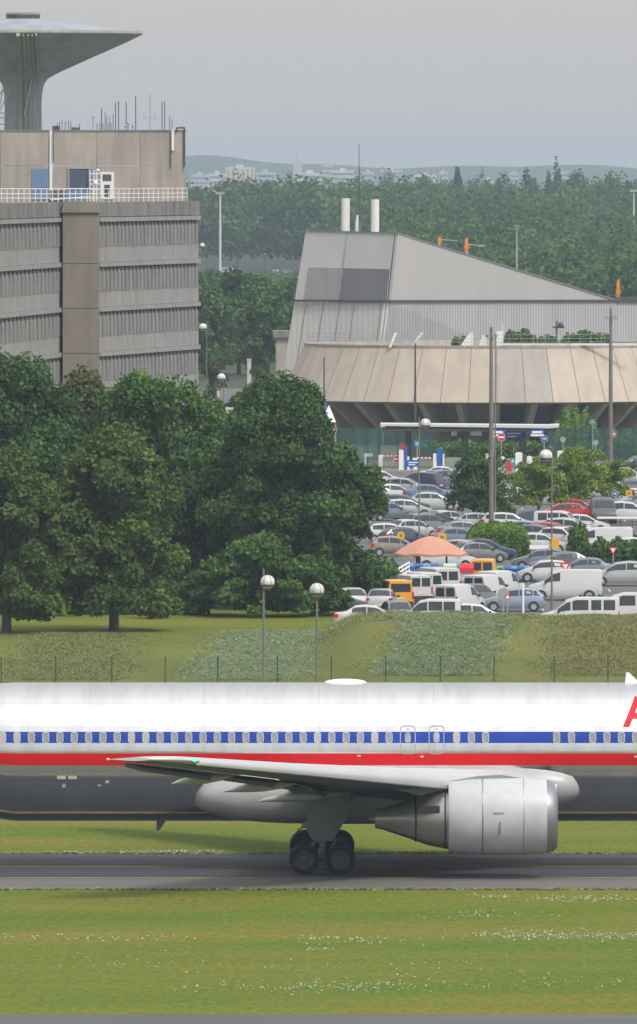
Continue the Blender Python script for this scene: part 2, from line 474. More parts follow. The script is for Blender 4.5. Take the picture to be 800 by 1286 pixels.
bush('dark undergrowth band closing the view beneath the left trees', wx(-40, 731), wx(256, 731), 728, 734, 2.0, M_oak, 9000, .30, 49, 'undergrowth_hedge', 'hedge')
# trees in the car park
tree('dark round multi-stemmed tree in the car park behind the tall brown mast', *tp(606, 905), 5.6, 2.8, M_oak, .10, 9000, .28, 44, .34, 31, trunk=.12, stems=3)
tree('pale green car park tree on a bare trunk right of the brown mast', *tp(676, 912), 5.3, 2.5, M_light, .26, 6500, .26, 34, .34, 32, trunk=.11)
tree('pale green spreading car park tree above the red cars', *tp(728, 930), 5.5, 2.5, M_light, .18, 6500, .26, 34, .34, 33, trunk=.11)
tree('thin light green car park tree beside the white small people carrier', *tp(770, 944), 4.2, 1.9, M_light, .22, 3600, .26, 24, .34, 34, trunk=.09)
bush('bright green clipped bush in the middle of the car park', *(wx(583, 838), wx(667, 838)), 834, 842, 2.45, M_hedge, 12000, .2, 41, 'clipped_bush', 'bush', rough=.03)
bush('dark green hedge in front of the white cars near the yield sign', wx(714, 812), wx(812, 812), 808, 813, 1.9, M_oak, 6000, .28, 42)
bush('dark rounded bush at the end of the hedge beside the yield sign', wx(712, 818), wx(740, 818), 815, 819, 2.6, M_plane, 3200, .28, 43, 'rounded_bush', 'bush')
bush('low rough verge hedge below the road with the white rail', wx(738, 858), wx(830, 858), 854, 862, 1.0, M_olive, 4000, .26, 44)
bush('low shrubs behind the white ramp railing under the big tree', wx(462, 770), wx(504, 770), 766, 774, 1.9, M_plane, 3000, .28, 45, 'shrub_bed', 'shrubs')
bush('green shrubs at the undercroft of the ring building, right of the canopy', wx(696, 1128), wx(752, 1128), 1122, 1134, 4.2, M_hedge, 5000, .36, 46, 'tall_shrubs', 'shrubs')
bush('green hedge along the mesh fence under the ring building', wx(752, 1125), wx(840, 1125), 1120, 1130, 2.4, M_plane, 4000, .36, 47)
bush('long low planting behind the toll gates under the ring building', wx(500, 1130), wx(700, 1130), 1126, 1134, 1.5, M_plane, 6000, .34, 48)

# middle distance, between the two buildings
mid = [(262,1560,12.5,4.6,M_plane),(300,1590,14.0,5.6,M_oak),(336,1575,12.0,4.6,M_plane),(372,1640,12.5,5.0,M_plane),(285,1850,10.6,5.4,M_wood),(330,1900,10.4,5.8,M_wood),(368,1950,9.8,5.6,M_wood),(255,2000,10.5,5.8,M_wood),(306,2150,8.4,6.2,M_wood)]
lab = ['green tree at the edge of the office block, front of the middle wood','darkest tree in the middle wood, above the white gate posts','green tree in the middle wood beside the beige annex','green tree of the middle wood partly hidden by the metal hall',
 'hazy tree above the darkest tree in the middle wood','hazy tree just below the grey car on the distant motorway','hazy tree at the slanting edge of the metal hall, below the blue road sign','hazy tree at the roof corner of the office block','hazy tree below the white minibus on the distant motorway']
for i, (px, Y, h, r, m) in enumerate(mid):
    tree(lab[i], wx(px, Y), Y, h, r, m, .02, 6000, .62, 46, .27, 60 + i, group='trees between the buildings')
for i, (px, Y, h, r, l) in enumerate([(272,1345,6.2,1.6,'small thin brownish tree beside the globe lamp and white post'),(322,1320,5.6,2.0,'small sparse tree in front of the asphalt, above the big tree'),(300,1300,3.0,1.5,'low olive shrub beside the cream van between the buildings'),(344,1310,4.2,1.6,'small sparse tree at the lower corner of the ring building')]):
    tree(l, wx(px, Y), Y, h, r, M_brown if i in (0,) else M_olive, .2, 1100, .42, 16, .36, 80 + i, trunk=.1)

# far wood (one mass) and the trees that stand out of its skyline
def wood(name, spots, seed, n=380, leaf=1.0):
    rng = np.random.default_rng(seed)
    Vs, Ts = [], []
    for (x, y, h, r) in spots:
        h *= 1 + .05 * math.sin(x * .13 + y * .011) ; r *= rng.uniform(.8, 1.35)
        P, N, t = crown_points(r, r, h * .12, h, n, rng, 13, .46)
        t = np.clip(t + rng.uniform(-.36, .30), 0, 1)
        P = P + np.array([x, y, 0])
        Vs.append(leaf_quads(P, N, leaf * r / 5.0, rng)); Ts.append(t)
    return tag(quadmesh(name, np.concatenate(Vs), np.concatenate(Ts), M_wood), kind='stuff')
rng = random.Random(5)
spots = []
for k in range(560):                       # the wall of trees behind the motorway
    Y = rng.uniform(3145, 3900) if k > 190 else rng.uniform(3142, 3240)
    spots.append((wx(rng.uniform(150, 860), Y), Y, (20.0 + rng.uniform(-3, 4.2)) * (1.06 if Y > 3400 else 1), rng.uniform(4.2, 7)))
wood('far_wood', spots, 71)
spots = []
for k in range(640):                       # nearer slope of trees right of the chimneys
    Y = rng.uniform(1720, 3060)
    px = rng.uniform(470, 880)
    h = 9.4 + (Y - 1720) / 1340 * 11.2 + rng.uniform(-2, 2.4)
    spots.append((wx(px, Y), Y, h, rng.uniform(3.6, 5.6)))
wood('hillside_wood', spots, 72, 380)
spots = []
for k in range(150):
    Y = rng.uniform(2150, 3060)
    spots.append((wx(rng.uniform(225, 400), Y), Y, max(1.6, (CH - 137 / F * Y) * rng.uniform(.75, 1.02)), rng.uniform(4, 6)))
wood('roadside_scrub', spots, 73, 150)
sky_trees = [(572,3350,28.3,3.4,'round','dark upright tree rising above the skyline right of the chimneys'),(636,3420,26.8,5,'round','bushy tree on the wooded skyline above the orange warning lights'),(662,3400,26.2,4,'round','small rounded tree on the wooded skyline beside the bushy one'),
 (699,3380,29.6,2.6,'spire','taller of two thin pointed poplars on the skyline'),(689,3370,28.0,2.2,'spire','shorter of two thin pointed poplars on the skyline'),(724,3400,27.0,5,'round','rounded tree on the skyline right of the poplars'),
 (768,3380,26.6,6,'round','broad tree on the skyline at the pale mast top'),(540,3430,25.6,6,'round','broad low tree on the skyline just right of the thin antenna'),(298,3300,24.6,5.5,'round','broad tree on the skyline before the striped distant block'),(395,3320,24.0,5.5,'round','broad tree on the skyline left of the tall chimney pair')]
for i, (px, Y, h, r, sh, l) in enumerate(sky_trees):
    tree(l, wx(px, Y), Y, h, r, M_wood, .12, 900, 1.3 if r > 3 else .9, 22, .32, 90 + i, sh, group='trees on the wooded skyline', limbs=3)

# ------------------------------------------------------------------ grass, meadow flowers (uncountable)
def blades(name, pts, hh, ww, mat, rng, tint, lean=2.2):
    n = len(pts)
    a = rng.uniform(0, 2 * PI, n); hgt = hh * rng.uniform(.5, 1.35, n); w = ww * rng.uniform(.6, 1.4, n)
    d = np.stack([np.cos(a), np.sin(a), np.zeros(n)], 1) * (w / 2)[:, None]
    up = np.stack([rng.normal(0, lean, n) * hgt, rng.normal(0, lean, n) * hgt, hgt], 1)
    V = np.stack([pts - d, pts + d, pts + up + d * .55, pts + up - d * .55], 1)
    return tag(quadmesh(name, V, tint, mat), kind='stuff')
def strip_pts(n, b0, b1, t0, t1, rng, y0=634, y1=690):
    v = rng.random(n); u = rng.random(n)
    Y = y0 + (y1 - y0) * v
    ragged = rng.normal(0, .75, n) + .3 * np.sin(Y * .35)
    xa = wx(b0, y0) + (wx(t0, y1) - wx(b0, y0)) * v; xb = wx(b1, y0) + (wx(t1, y1) - wx(b1, y0)) * v
    x = xa + (xb - xa) * u + ragged
    return np.array([(p, q, bank_h(p, q)) for p, q in zip(x, Y)])
M_meadow = palette('meadow_flowers', [(0, (.135,.19,.07)), (.45, (.19,.25,.11)), (.74, (.25,.30,.18)), (.88, (.33,.345,.36)), (.96, (.44,.44,.50)), (1, (.65,.64,.52))])
M_tall = palette('tall_bank_grass', [(0, (.13,.165,.05)), (.4, (.195,.21,.07)), (.7, (.25,.235,.10)), (.95, (.31,.25,.13)), (1, (.45,.41,.26))])
M_blade = palette('field_grass_blades', [(0, (.095,.145,.018)), (.45, (.14,.195,.024)), (.8, (.19,.21,.036)), (1, (.27,.22,.08))])
M_clover = palette('white_clover', [(0, (.35,.36,.27)), (1, (.62,.62,.52))])
rg = np.random.default_rng(8)
def T(n, a=.5, s=.25): return np.clip(rg.normal(a, s, n), 0, 1)
p = strip_pts(48000, 246, 366, 306, 398, rg, 634, 702); blades('flower_meadow', p, .11, .045, M_meadow, rg, T(len(p), .50, .20))
p = strip_pts(48000, 486, 590, 534, 636, rg); blades('flower_meadow', p, .11, .045, M_meadow, rg, T(len(p), .48, .20))
p = strip_pts(32000, 15, 140, 52, 158, rg, 634, 698); blades('tall_grass', p, .11, .045, M_tall, rg, T(len(p), .38, .15))
p = strip_pts(32000, 690, 830, 710, 850, rg, 634, 690); blades('tall_grass', p, .10, .045, M_tall, rg, T(len(p), .5, .15))
p = strip_pts(7000, 380, 830, 380, 830, rg, 676, 690); blades('tall_grass', p, .12, .045, M_tall, rg, T(len(p), .5, .25))
# ragged long grass along the taxiway edges
n = 3000
x = rg.uniform(-15, 15, n); y = np.where(rg.random(n) < .5, 449.5, 473.2) + rg.normal(0, .12, n)
p = np.stack([x, y, np.zeros(n)], 1); blades('edge_grass', p, .06, .10, M_tall, rg, T(n, .6, .25))
# clover drifts
cl = []
for (px, py, sx, sy, n) in [(728,1131,2.4,.8,260),(745,1178,3.2,1.1,420),(640,1175,3.0,1.2,200),(415,1241,4.0,1.2,330),(600,1150,2.5,1.5,90),(440,1182,2.5,1.0,120),(170,1181,3,1,70),(30,1179,2.5,1,60),(130,1074,3.0,.3,170),(225,1071,1.8,.3,120),(520,1215,5,3,90),(200,1215,7,3,90),(620,1128,.6,.6,60),(405,1195,.5,.4,40),(690,1235,4,2,90)]:
    X, Y = gp(px, py)
    q = rg.normal(0, 1, (n, 2)) * (sx * .5, sy * 1.2) + (X, Y)
    q[:, 1] = np.clip(q[:, 1], 383, 449) if Y < 455 else np.clip(q[:, 1], 473.3, 490)
    cl.append(np.column_stack([q, np.full(n, .07)]))
cl = np.concatenate(cl)
blades('white_clover', cl, .03, .065, M_clover, rg, rg.random(len(cl)), .8)
# ------------------------------------------------------------------ buildings
def streaky(name, col, var=.22, dark=.5, s=1.2, bump=.15, hs=.6):
    """weathered concrete: broad mottling plus vertical run-off streaks"""
    m, nt, b, L = nodes(name)
    b.inputs['Roughness'].default_value = .88; b.inputs['Specular IOR Level'].default_value = .25
    tc = nt.nodes.new('ShaderNodeTexCoord')
    mp = nt.nodes.new('ShaderNodeMapping'); mp.inputs['Scale'].default_value = (1, 1, .12)
    n1 = nt.nodes.new('ShaderNodeTexNoise'); n1.inputs['Scale'].default_value = s; n1.inputs['Detail'].default_value = 6
    n2 = nt.nodes.new('ShaderNodeTexNoise'); n2.inputs['Scale'].default_value = hs; n2.inputs['Detail'].default_value = 5
    L.new(tc.outputs['Object'], mp.inputs[0]); L.new(mp.outputs[0], n1.inputs['Vector']); L.new(tc.outputs['Object'], n2.inputs['Vector'])
    r1 = nt.nodes.new('ShaderNodeValToRGB'); r1.color_ramp.elements[0].position = .36; r1.color_ramp.elements[1].position = .6
    r1.color_ramp.elements[0].color = c4(mul(col, dark)); r1.color_ramp.elements[1].color = c4(col)
    r2 = nt.nodes.new('ShaderNodeValToRGB'); r2.color_ramp.elements[0].position = .3; r2.color_ramp.elements[1].position = .7
    r2.color_ramp.elements[0].color = (1 - var,) * 3 + (1,); r2.color_ramp.elements[1].color = (1, 1, 1, 1)
    mx = nt.nodes.new('ShaderNodeMix'); mx.data_type = 'RGBA'; mx.blend_type = 'MULTIPLY'; mx.inputs[0].default_value = 1
    L.new(n1.outputs[0], r1.inputs[0]); L.new(n2.outputs[0], r2.inputs[0])
    L.new(r1.outputs[0], mx.inputs[6]); L.new(r2.outputs[0], mx.inputs[7]); L.new(mx.outputs[2], b.inputs['Base Color'])
    if bump:
        bp = nt.nodes.new('ShaderNodeBump'); bp.inputs['Strength'].default_value = bump; bp.inputs['Distance'].default_value = .04
        L.new(n1.outputs[0], bp.inputs['Height']); L.new(bp.outputs[0], b.inputs['Normal'])
    return m
def ribbed(name, col, scale, axis='X', rough=.5, metal=.25, var=.12, depth=.3):
    m, nt, b, L = nodes(name)
    b.inputs['Roughness'].default_value = rough; b.inputs['Metallic'].default_value = metal
    tc = nt.nodes.new('ShaderNodeTexCoord')
    w = nt.nodes.new('ShaderNodeTexWave'); w.bands_direction = axis; w.inputs['Scale'].default_value = scale
    w.inputs['Distortion'].default_value = .3
    n = nt.nodes.new('ShaderNodeTexNoise'); n.inputs['Scale'].default_value = .35; n.inputs['Detail'].default_value = 5
    mp = nt.nodes.new('ShaderNodeMapping'); mp.inputs['Scale'].default_value = (1, 1, .2)
    L.new(tc.outputs['Object'], w.inputs['Vector']); L.new(tc.outputs['Object'], mp.inputs[0]); L.new(mp.outputs[0], n.inputs['Vector'])
    r1 = nt.nodes.new('ShaderNodeValToRGB'); r1.color_ramp.elements[0].color = c4(mul(col, 1 - depth)); r1.color_ramp.elements[1].color = c4(col)
    r1.color_ramp.elements[1].position = .6
    r2 = nt.nodes.new('ShaderNodeValToRGB'); r2.color_ramp.elements[0].position = .3; r2.color_ramp.elements[1].position = .7
    r2.color_ramp.elements[0].color = (1 - var,) * 3 + (1,); r2.color_ramp.elements[1].color = (1, 1, 1, 1)
    mx = nt.nodes.new('ShaderNodeMix'); mx.data_type = 'RGBA'; mx.blend_type = 'MULTIPLY'; mx.inputs[0].default_value = 1
    L.new(w.outputs['Fac'], r1.inputs[0]); L.new(n.outputs[0], r2.inputs[0])
    L.new(r1.outputs[0], mx.inputs[6]); L.new(r2.outputs[0], mx.inputs[7]); L.new(mx.outputs[2], b.inputs['Base Color'])
    return m
M_conc = streaky('weathered_concrete', (.33,.314,.308), .14, .82)
M_conc_tower = streaky('stair_tower_concrete', (.25,.215,.18), .16, .86)
M_conc_beige = streaky('beige_panel_concrete', (.40,.355,.31), .16, .80, hs=.35)
M_fin = streaky('dark_fin_concrete', (.275,.265,.262), .2, .8, 2.5)
M_slot = pm('dark_window_glass', (.07,.075,.085), .35, var=.3, scale=.6)
M_glass = pm('blue_grey_glass', (.06,.085,.12), .12, var=.3, scale=.5)
M_cream = pm('cream_post_paint', (.46,.44,.36), .6, var=.1)
M_bluepanel = pm('blue_panel', (.12,.20,.34), .5, var=.1)
M_whitepaint = pm('white_paint', (.72,.72,.70), .45, var=.06, scale=1.5)
M_greysteel = pm('galvanised_steel', (.36,.37,.38), .5, metal=.3, var=.12)
M_bgsteel = pm('blue_grey_coping', (.16,.19,.24), .5, var=.1)
M_darksteel = pm('dark_steel', (.06,.062,.068), .5, var=.2)
M_mast = pm('brown_mast_steel', (.17,.15,.135), .6, var=.15)
M_roof = pm('flat_roof_felt', (.16,.155,.15), .9, var=.2)
M_stain = streaky('dark_stained_concrete', (.25,.24,.23), .25, .68)

# --- office block on the left
ob = empty('office_block', (wx(122, 930), 930, 0), 0, 'weathered concrete office block with finned window bands, stair tower and roof railing', 'building')
def local(P): return Matrix.Translation(-Vector(ob.location))
ZR = 25.05
LEDGES = [23.84, 20.29, 16.74, 13.19, 9.64, 6.09]
def facade(p0, p1, nfin, nseg):
    p0 = Vector((*p0, 0)); p1 = Vector((*p1, 0)); d = p1 - p0; Ln = d.length
    M = Matrix.Translation(p0 - Vector(ob.location)) @ Matrix.Rotation(math.atan2(d.y, d.x), 4, 'Z')
    def mb():
        b = MB(); b.M = M; return b
    b = mb(); b.box(0, Ln, .30, 16, 0, ZR - .5); b.build('wall', M_conc, ob)
    b = mb()                                    # parapet in separate slabs with open joints
    s = Ln / nseg
    for k in range(nseg): b.box(k * s + .03, (k + 1) * s - .03, -.12 + .02 * (k % 2), .5, LEDGES[0] + .06, ZR)
    b.build('parapet', M_stain, ob)
    b = mb(); b.box(.2, Ln - .2, .55, 15.8, ZR - .6, ZR - .35); b.build('roof', M_roof, ob)
    for i, z in enumerate(LEDGES):
        b = mb()
        zt = z - .02 if i else z
        b.box(0, Ln, -.22, .29, zt - .34, zt); b.build('ledge', M_conc, ob)
        if i < len(LEDGES) - 1:
            zb = LEDGES[i + 1]
            b = mb()                            # spandrel wall below the windows
            b.box(0, Ln, -.02, .29, zb + .003, zb + 1.22)
            b.build('spandrel', M_conc, ob)
            b = mb()                            # finned window band: one corrugated sheet, fins thinning towards their heads
            st = Ln / nfin; rings = []; kind = []
            lv = [(zb + 1.223, 1.0), (z - .85, 1.0), (z - .36, .55)]
            def col_(x, yy): return [(x, yy if i < 2 or yy > 0 else .06, q[0]) for i, q in enumerate(lv)]
            for k in range(nfin):
                xc = (k + .5) * st; w = st * .30
                for dx, yy in ((-w, .15), (-w, -.06), (w, -.06), (w, .15)):
                    rings.append([(xc + dx * q[1], (yy if (yy > 0 or i < 2) else .05), q[0]) for i, q in enumerate(lv)])
            b.loft(rings, closed=False, caps=False, mf=lambda i, k: 1 if i % 4 == 3 else 0)
            b.build('window_band', [M_fin, M_slot], ob)
facade(gp_r0 := (wx(123, 930), 930), (wx(249, 970), 970), 27, 11)
facade((wx(-42, 868), 868), (wx(80, 930), 930), 24, 10)
def obm():
    b = MB(); b.M = Matrix.Translation(-Vector(ob.location)); return b
b = obm()
x0, x1 = wx(79, 927), wx(123.5, 927)
for z0, z1 in ((0, 9.5), (9.54, 13.1), (13.14, 16.65), (16.69, 20.2), (20.24, 24.2)):
    b.box(x0, x1, 926.6, 934, z0, z1)
b.prism([(x0 - .12, 24.24), (x1 + .12, 24.24), (x1 - .1, ZR + .05), (x0 + .1, ZR + .05)], 'y', 926.4, 934)
b.build('stair_tower', M_conc_tower, ob)
# the roof between the wings, and the penthouse block in two parts
b = obm(); b.box(wx(-60, 967), wx(240, 967), 967, 986, 0, ZR - .1); b.build('core_wall', M_conc, ob)
def pent(xa, xb, Ya, name):
    b = obm()
    zt = wz(165, Ya)
    b.box(xa, xb, Ya, Ya + 12, ZR - .4, wz(208.5, Ya)); b.box(xa, xb, Ya, Ya + 12, wz(207.8, Ya), zt)
    w = b.build(name, M_conc_beige, ob)
    b = obm(); b.box(xa - .05, xb + .05, Ya - .06, Ya + 12.05, zt, zt + .12); b.build('coping', M_stain, ob)
    b = obm()
    nx = max(1, round((xb - xa) / 3.4))
    for k in range(1, nx): 
        xx = xa + (xb - xa) * k / nx; b.box(xx - .03, xx + .03, Ya - .012, Ya - .002, ZR - .3, zt - .02)
    if nx > 1: b.build('panel_joint', M_stain, ob)
    return zt
YP = 967.5
zp = pent(wx(-60, YP), wx(61, YP), YP, 'penthouse_wall'); pent(wx(67, YP), wx(231, YP), YP, 'penthouse_wall')
def rect(name, m, a, bb, c, d, Y, t=.08, fm=None):
    """panel on the penthouse front, photo pixel box a..bb, c..d"""
    b = obm(); b.box(wx(a, Y), wx(bb, Y), Y - t, Y - .01, wz(d, Y), wz(c, Y))
    o = b.build(name, m, ob)
    if fm:
        b = obm(); xa, xb, za, zb = wx(a, Y), wx(bb, Y), wz(d, Y), wz(c, Y)
        for q in ((xa - .1, xa, za - .1, zb + .1), (xb, xb + .1, za - .1, zb + .1)): b.box(q[0], q[1], Y - t - .05, Y - .012, q[2], q[3])
        b.box(xa, xb, Y - t - .05, Y - .012, za - .1, za); b.box(xa, xb, Y - t - .05, Y - .012, zb, zb + .1)
        b.build('frame', fm, o)
    return o
rect('cladding_panel', M_bluepanel, 40, 60, 212, 251, YP)
rect('window', M_glass, 87, 111, 212, 236, YP, .1, M_greysteel)
rect('open_shutter', M_bluepanel, 112.5, 117, 212, 237, YP, .5)
d_ = rect('door', M_whitepaint, 126, 143, 216, 250, YP, .1)
rect('door_glass', M_slot, 129, 140, 219, 227, YP, .14); rect('door_glass', M_slot, 131, 138, 232, 247, YP, .14)
rect('downpipe', M_whitepaint, 62.3, 65.6, 164, 250, YP + .3, .3)
rect('downpipe', M_darksteel, 66.2, 67.4, 166, 204, YP - .02, .12)
rect('downpipe', M_whitepaint, 215.5, 218.6, 163, 189, YP - .02, .14); rect('downpipe', M_darksteel, 214, 215, 165, 211, YP - .02, .12)
b = obm()
b.cyl((wx(222, YP), YP - .1, zp), (wx(222, YP), YP - .1, zp + .3), .07); b.cyl((wx(222, YP), YP - .1, zp + .3), (wx(231.5, YP), YP - .1, zp + .3), .07); b.cyl((wx(231.5, YP), YP - .1, zp + .35), (wx(231.5, YP), YP - .1, wz(210, YP)), .075)
b.build('flue', M_darksteel, ob)
b = obm(); b.box(wx(63, 933), wx(83, 933), 932.6, 934, ZR - .36, wz(239, 933)); b.build('cooling_unit', M_slot, ob)
b = obm(); b.prism([(wx(63, 932), wz(251.5, 932)), (wx(112, 932), wz(247.5, 932)), (wx(112, 932), wz(246.2, 932)), (wx(63, 932), wz(250, 932))], 'y', 931.9, 932.1); b.build('gangway_rail', M_whitepaint, ob)
b = obm(); b.box(wx(84, 938), wx(111, 938), 937.9, 938, ZR - .36, wz(239, 938)); b.build('glass_balustrade', M_bluepanel, ob)
b = obm()                                      # small steel frame with ladders beside the door
for px in (113, 118, 121.5, 127):
    b.box(wx(px, 936) - .04, wx(px, 936) + .04, 935.9, 936, ZR - .36, wz(214 if px < 125 else 226, 936))
for py in (218, 226, 231, 238): b.box(wx(113, 936), wx(127, 936), 935.92, 935.99, wz(py, 936) - .04, wz(py, 936) + .04)
b.ball((wx(120, 935), 935, wz(230, 935)), .2); b.ball((wx(123, 935), 935, wz(214, 935)), .14)
b.build('equipment_frame', M_whitepaint, ob)
# roof edge railing
b = obm()
def rail_run(b, p0, p1, z, h=1.05, n=18, t=.035, rails=(1, .62, .3)):
    p0 = Vector((*p0, z)); p1 = Vector((*p1, z)); up = Vector((0, 0, h))
    for r in rails: b.cyl(p0 + up * r, p1 + up * r, t, n=5)
    for k in range(n + 1):
        q = p0.lerp(p1, k / n); b.cyl(q, q + up, t, n=5)
rail_run(b, (wx(-20, 929), 929.5), (wx(80, 929), 929.5), ZR, n=14)
rail_run(b, (wx(124, 932), 932), (wx(235, 964), 964), ZR, n=18)
rail_run(b, (wx(80, 929), 930), (wx(124, 932), 932), ZR, n=6)
b.build('roof_railing', M_whitepaint, ob)
rg2 = random.Random(3)                         # whip aerials on the penthouse roof
zt = zp + .1
for px, py in ((72,154),(75,153),(78,151),(82,152),(86,150),(89,152),(100,155),(127.5,136),(132,140),(134,146),(138,147),(142,143),(145,128),(149,127),(158.5,128),(170.5,120),(203.5,128),(207,127),(213,146),(216,150),(122,155),(125.5,154),(129.5,155),(136,154),(139.5,155)):
    Y = YP + rg2.uniform(1, 9); b = obm(); b.cyl((wx(px, Y), Y, zt - .05), (wx(px, Y), Y, wz(py, Y)), .04 if py < 140 else .03, n=5); b.build('whip_aerial', M_darksteel, ob)
for px, py in ((117,146),(158,158),(161,155),(167,158)):
    Y = YP + 3; b = obm(); b.ball((wx(px, Y), Y, wz(py, Y)), .13, n=8); b.cyl((wx(px, Y), Y, zt - .05), (wx(px, Y), Y, wz(py, Y)), .05, n=5); b.build('dome_aerial', M_greysteel, ob)
Y = YP + 4; b = obm()
b.cyl((wx(188.5, Y), Y, zt - .05), (wx(188.5, Y), Y, wz(118, Y)), .04, n=5)
for py in (147, 149): b.cyl((wx(180, Y), Y, wz(py, Y)), (wx(196, Y), Y, wz(py, Y)), .025, n=5)
for px in (181, 195): b.cyl((wx(px, Y), Y, wz(151, Y)), (wx(px, Y), Y, wz(141, Y)), .025, n=5)
b.build('cross_aerial', M_greysteel, ob)
b = obm(); b.box(wx(66, YP + 4), wx(75, YP + 4), YP + 3, YP + 5, zp, wz(158, YP + 4)); b.box(wx(90, YP + 4), wx(100, YP + 4), YP + 3, YP + 5, zp, wz(160, YP + 4)); b.build('roof_unit', M_slot, ob)

# --- water tower
YT = 1100
M_shell = streaky('tower_shell_concrete', (.345,.375,.42), .18, .82, .5, 0)
M_rim = streaky('tower_rim_concrete', (.34,.31,.27), .15, .8, 1.5)
wt = empty('water_tower', (wx(29, YT), YT, 0), 0, 'mushroom shaped concrete water tower with a wide flat bowl rising behind the office block', 'tower')
s_ = YT / F
b = MB()
prof = [(0, 1.95)]
for px, py in ((25.5,240),(24.5,190),(23.5,160),(23.2,135),(23.8,118),(25,112),(26.5,106),(30.5,99.5),(40,93.8),(52,88),(82,74.5),(104,64.8),(125,55.5),(149.5,43.7)): prof.append((wz(py, YT), px * s_))
b.lathe(prof, (0, 0, 0), n=64); b.build('bowl', M_shell, wt, 35)
b = MB(); b.lathe([(wz(43.7, YT), 149.4 * s_), (wz(42.5, YT), 150.4 * s_), (wz(39.5, YT), 149.2 * s_), (wz(38.8, YT), 144 * s_)], (0, 0, 0), n=64); b.build('rim', M_rim, wt, 50)
b = MB(); b.lathe([(wz(39.2, YT), 147.5 * s_), (wz(31.5, YT), 84 * s_), (wz(26.5, YT), 45 * s_), (wz(23.5, YT), 22 * s_), (wz(23.4, YT), .05)], (0, 0, 0), n=64); b.build('roof', M_shell, wt, 60)
b = MB(); b.lathe([(wz(24, YT), 21 * s_), (wz(17.5, YT), 21.5 * s_), (wz(16, YT), 20 * s_), (wz(15.8, YT), .05)], (0, 0, 0), n=32); cap_ = b.build('lantern', M_darksteel, wt, 40)
b = MB(); b.lathe([(wz(18.6, YT), 21.6 * s_), (wz(17, YT), 22 * s_), (wz(16.6, YT), 21 * s_)], (0, 0, 0), n=32); b.build('lantern_rim', M_rim, cap_, 40)
b = MB()
yy = -25 * s_
for px, r in ((26.5, .20), (49, .13)):
    b = MB(); x_ = (px - 29) * s_
    run = [(x_, -(27 * s_ + .1), wz(163, YT)), (x_, -(27.5 * s_ + .1), wz(106, YT)), (x_, -(52 * s_ + .25), wz(88, YT)), (x_, -(148 * s_ + .2), wz(45, YT))]
    for p_, q_ in zip(run, run[1:]): b.cyl(p_, q_, r, n=8)
    b.build('downpipe', M_rim, wt)
b = MB()
for px in (33, 39, 44, 48): b.cyl(((px - 29) * s_, yy - .35, wz(162, YT)), ((px - 29) * s_, yy - .35, wz(88, YT)), .05, n=5); 
for px in (33, 39, 44): b.cyl(((px - 29) * s_, -(52 * s_ + .3), wz(88, YT)), ((px - 29) * s_, -(146 * s_ + .25), wz(46, YT)), .07, n=5)
for k in range(28): b.cyl((4 * s_, yy - .35, wz(162 - k * 2.7, YT)), (15 * s_, yy - .35, wz(162 - k * 2.7, YT)), .025, n=4)
b.cyl((2.5 * s_, yy - .5, wz(145, YT)), (13.5 * s_, yy - .5, wz(88, YT)), .09, n=5)
b.build('ladder', M_greysteel, wt)
b = MB()
for a, c in (((-34,150),(-5,92)),((-40,140),(-9,84)),((-30,140),(-24,110))): b.cyl((a[0] * s_, yy, wz(a[1], YT)), (c[0] * s_, yy, wz(c[1], YT)), .05, n=5)
for py in (142, 148, 156): b.cyl((-45 * s_, yy + .1, wz(py, YT)), (-20 * s_, yy + .1, wz(py, YT)), .05, n=5)
b.build('stay_cables', M_greysteel, wt)

# --- ring building with the precast skirt
RX, RY = wx(620, 1197), 1197.0
rb = empty('ring_building', (RX, RY, 0), 0, 'round concrete building with a sloping beige panel skirt over recessed dark undercroft fins', 'building')
M_skirt = streaky('beige_skirt_panels', (.49,.42,.35), .14, .88, .9, 0, .25)
M_skirt_grey = streaky('greyer_skirt_panels', (.40,.365,.325), .14, .88, .9, 0, .25)
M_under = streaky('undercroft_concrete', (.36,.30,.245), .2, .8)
M_joint = pm('panel_joint_tone', (.27,.235,.20), .9)  # joints and seams, darker in tone than the panels beside them
RB, RT, ZB, ZT = 21.9, 19.3, 4.35, 9.75
NS = 48
def pol(r, a, z): return (r * math.cos(a), r * math.sin(a), z)
b = MB()
for k in range(NS):
    g = .0012
    a0 = 2 * PI * k / NS + g; a1 = 2 * PI * (k + 1) / NS - g
    am = (a0 + a1) / 2 % (2 * PI)
    m = 1 if 4.68 < am < 5.0 else 0
    b.poly([pol(RB, a0, ZB), pol(RB, a1, ZB), pol(RT, a1, ZT), pol(RT, a0, ZT)], m)
b.build('skirt', [M_skirt, M_skirt_grey], rb)
b = MB(); b.lathe([(ZB + .02, RB - .12), (ZT - .02, RT - .10)], (0, 0, 0), n=NS * 2); b.build('joint_backing', M_joint, rb)
b = MB(); b.lathe([(ZT, RT - .3), (ZT, RT + .05), (ZT + .25, RT + .05), (ZT + .25, RT - .8), (ZT - .3, RT - .9), (ZT - .35, .1)], (0, 0, 0), n=NS); b.build('terrace', M_conc_beige, rb)
b = MB(); b.lathe([(ZB + .0, RB - .02), (ZB - .18, RB - .35), (ZB - .05, RB - 3.5), (ZB, 14.2)], (0, 0, 0), n=NS * 2); b.build('soffit', M_under, rb)
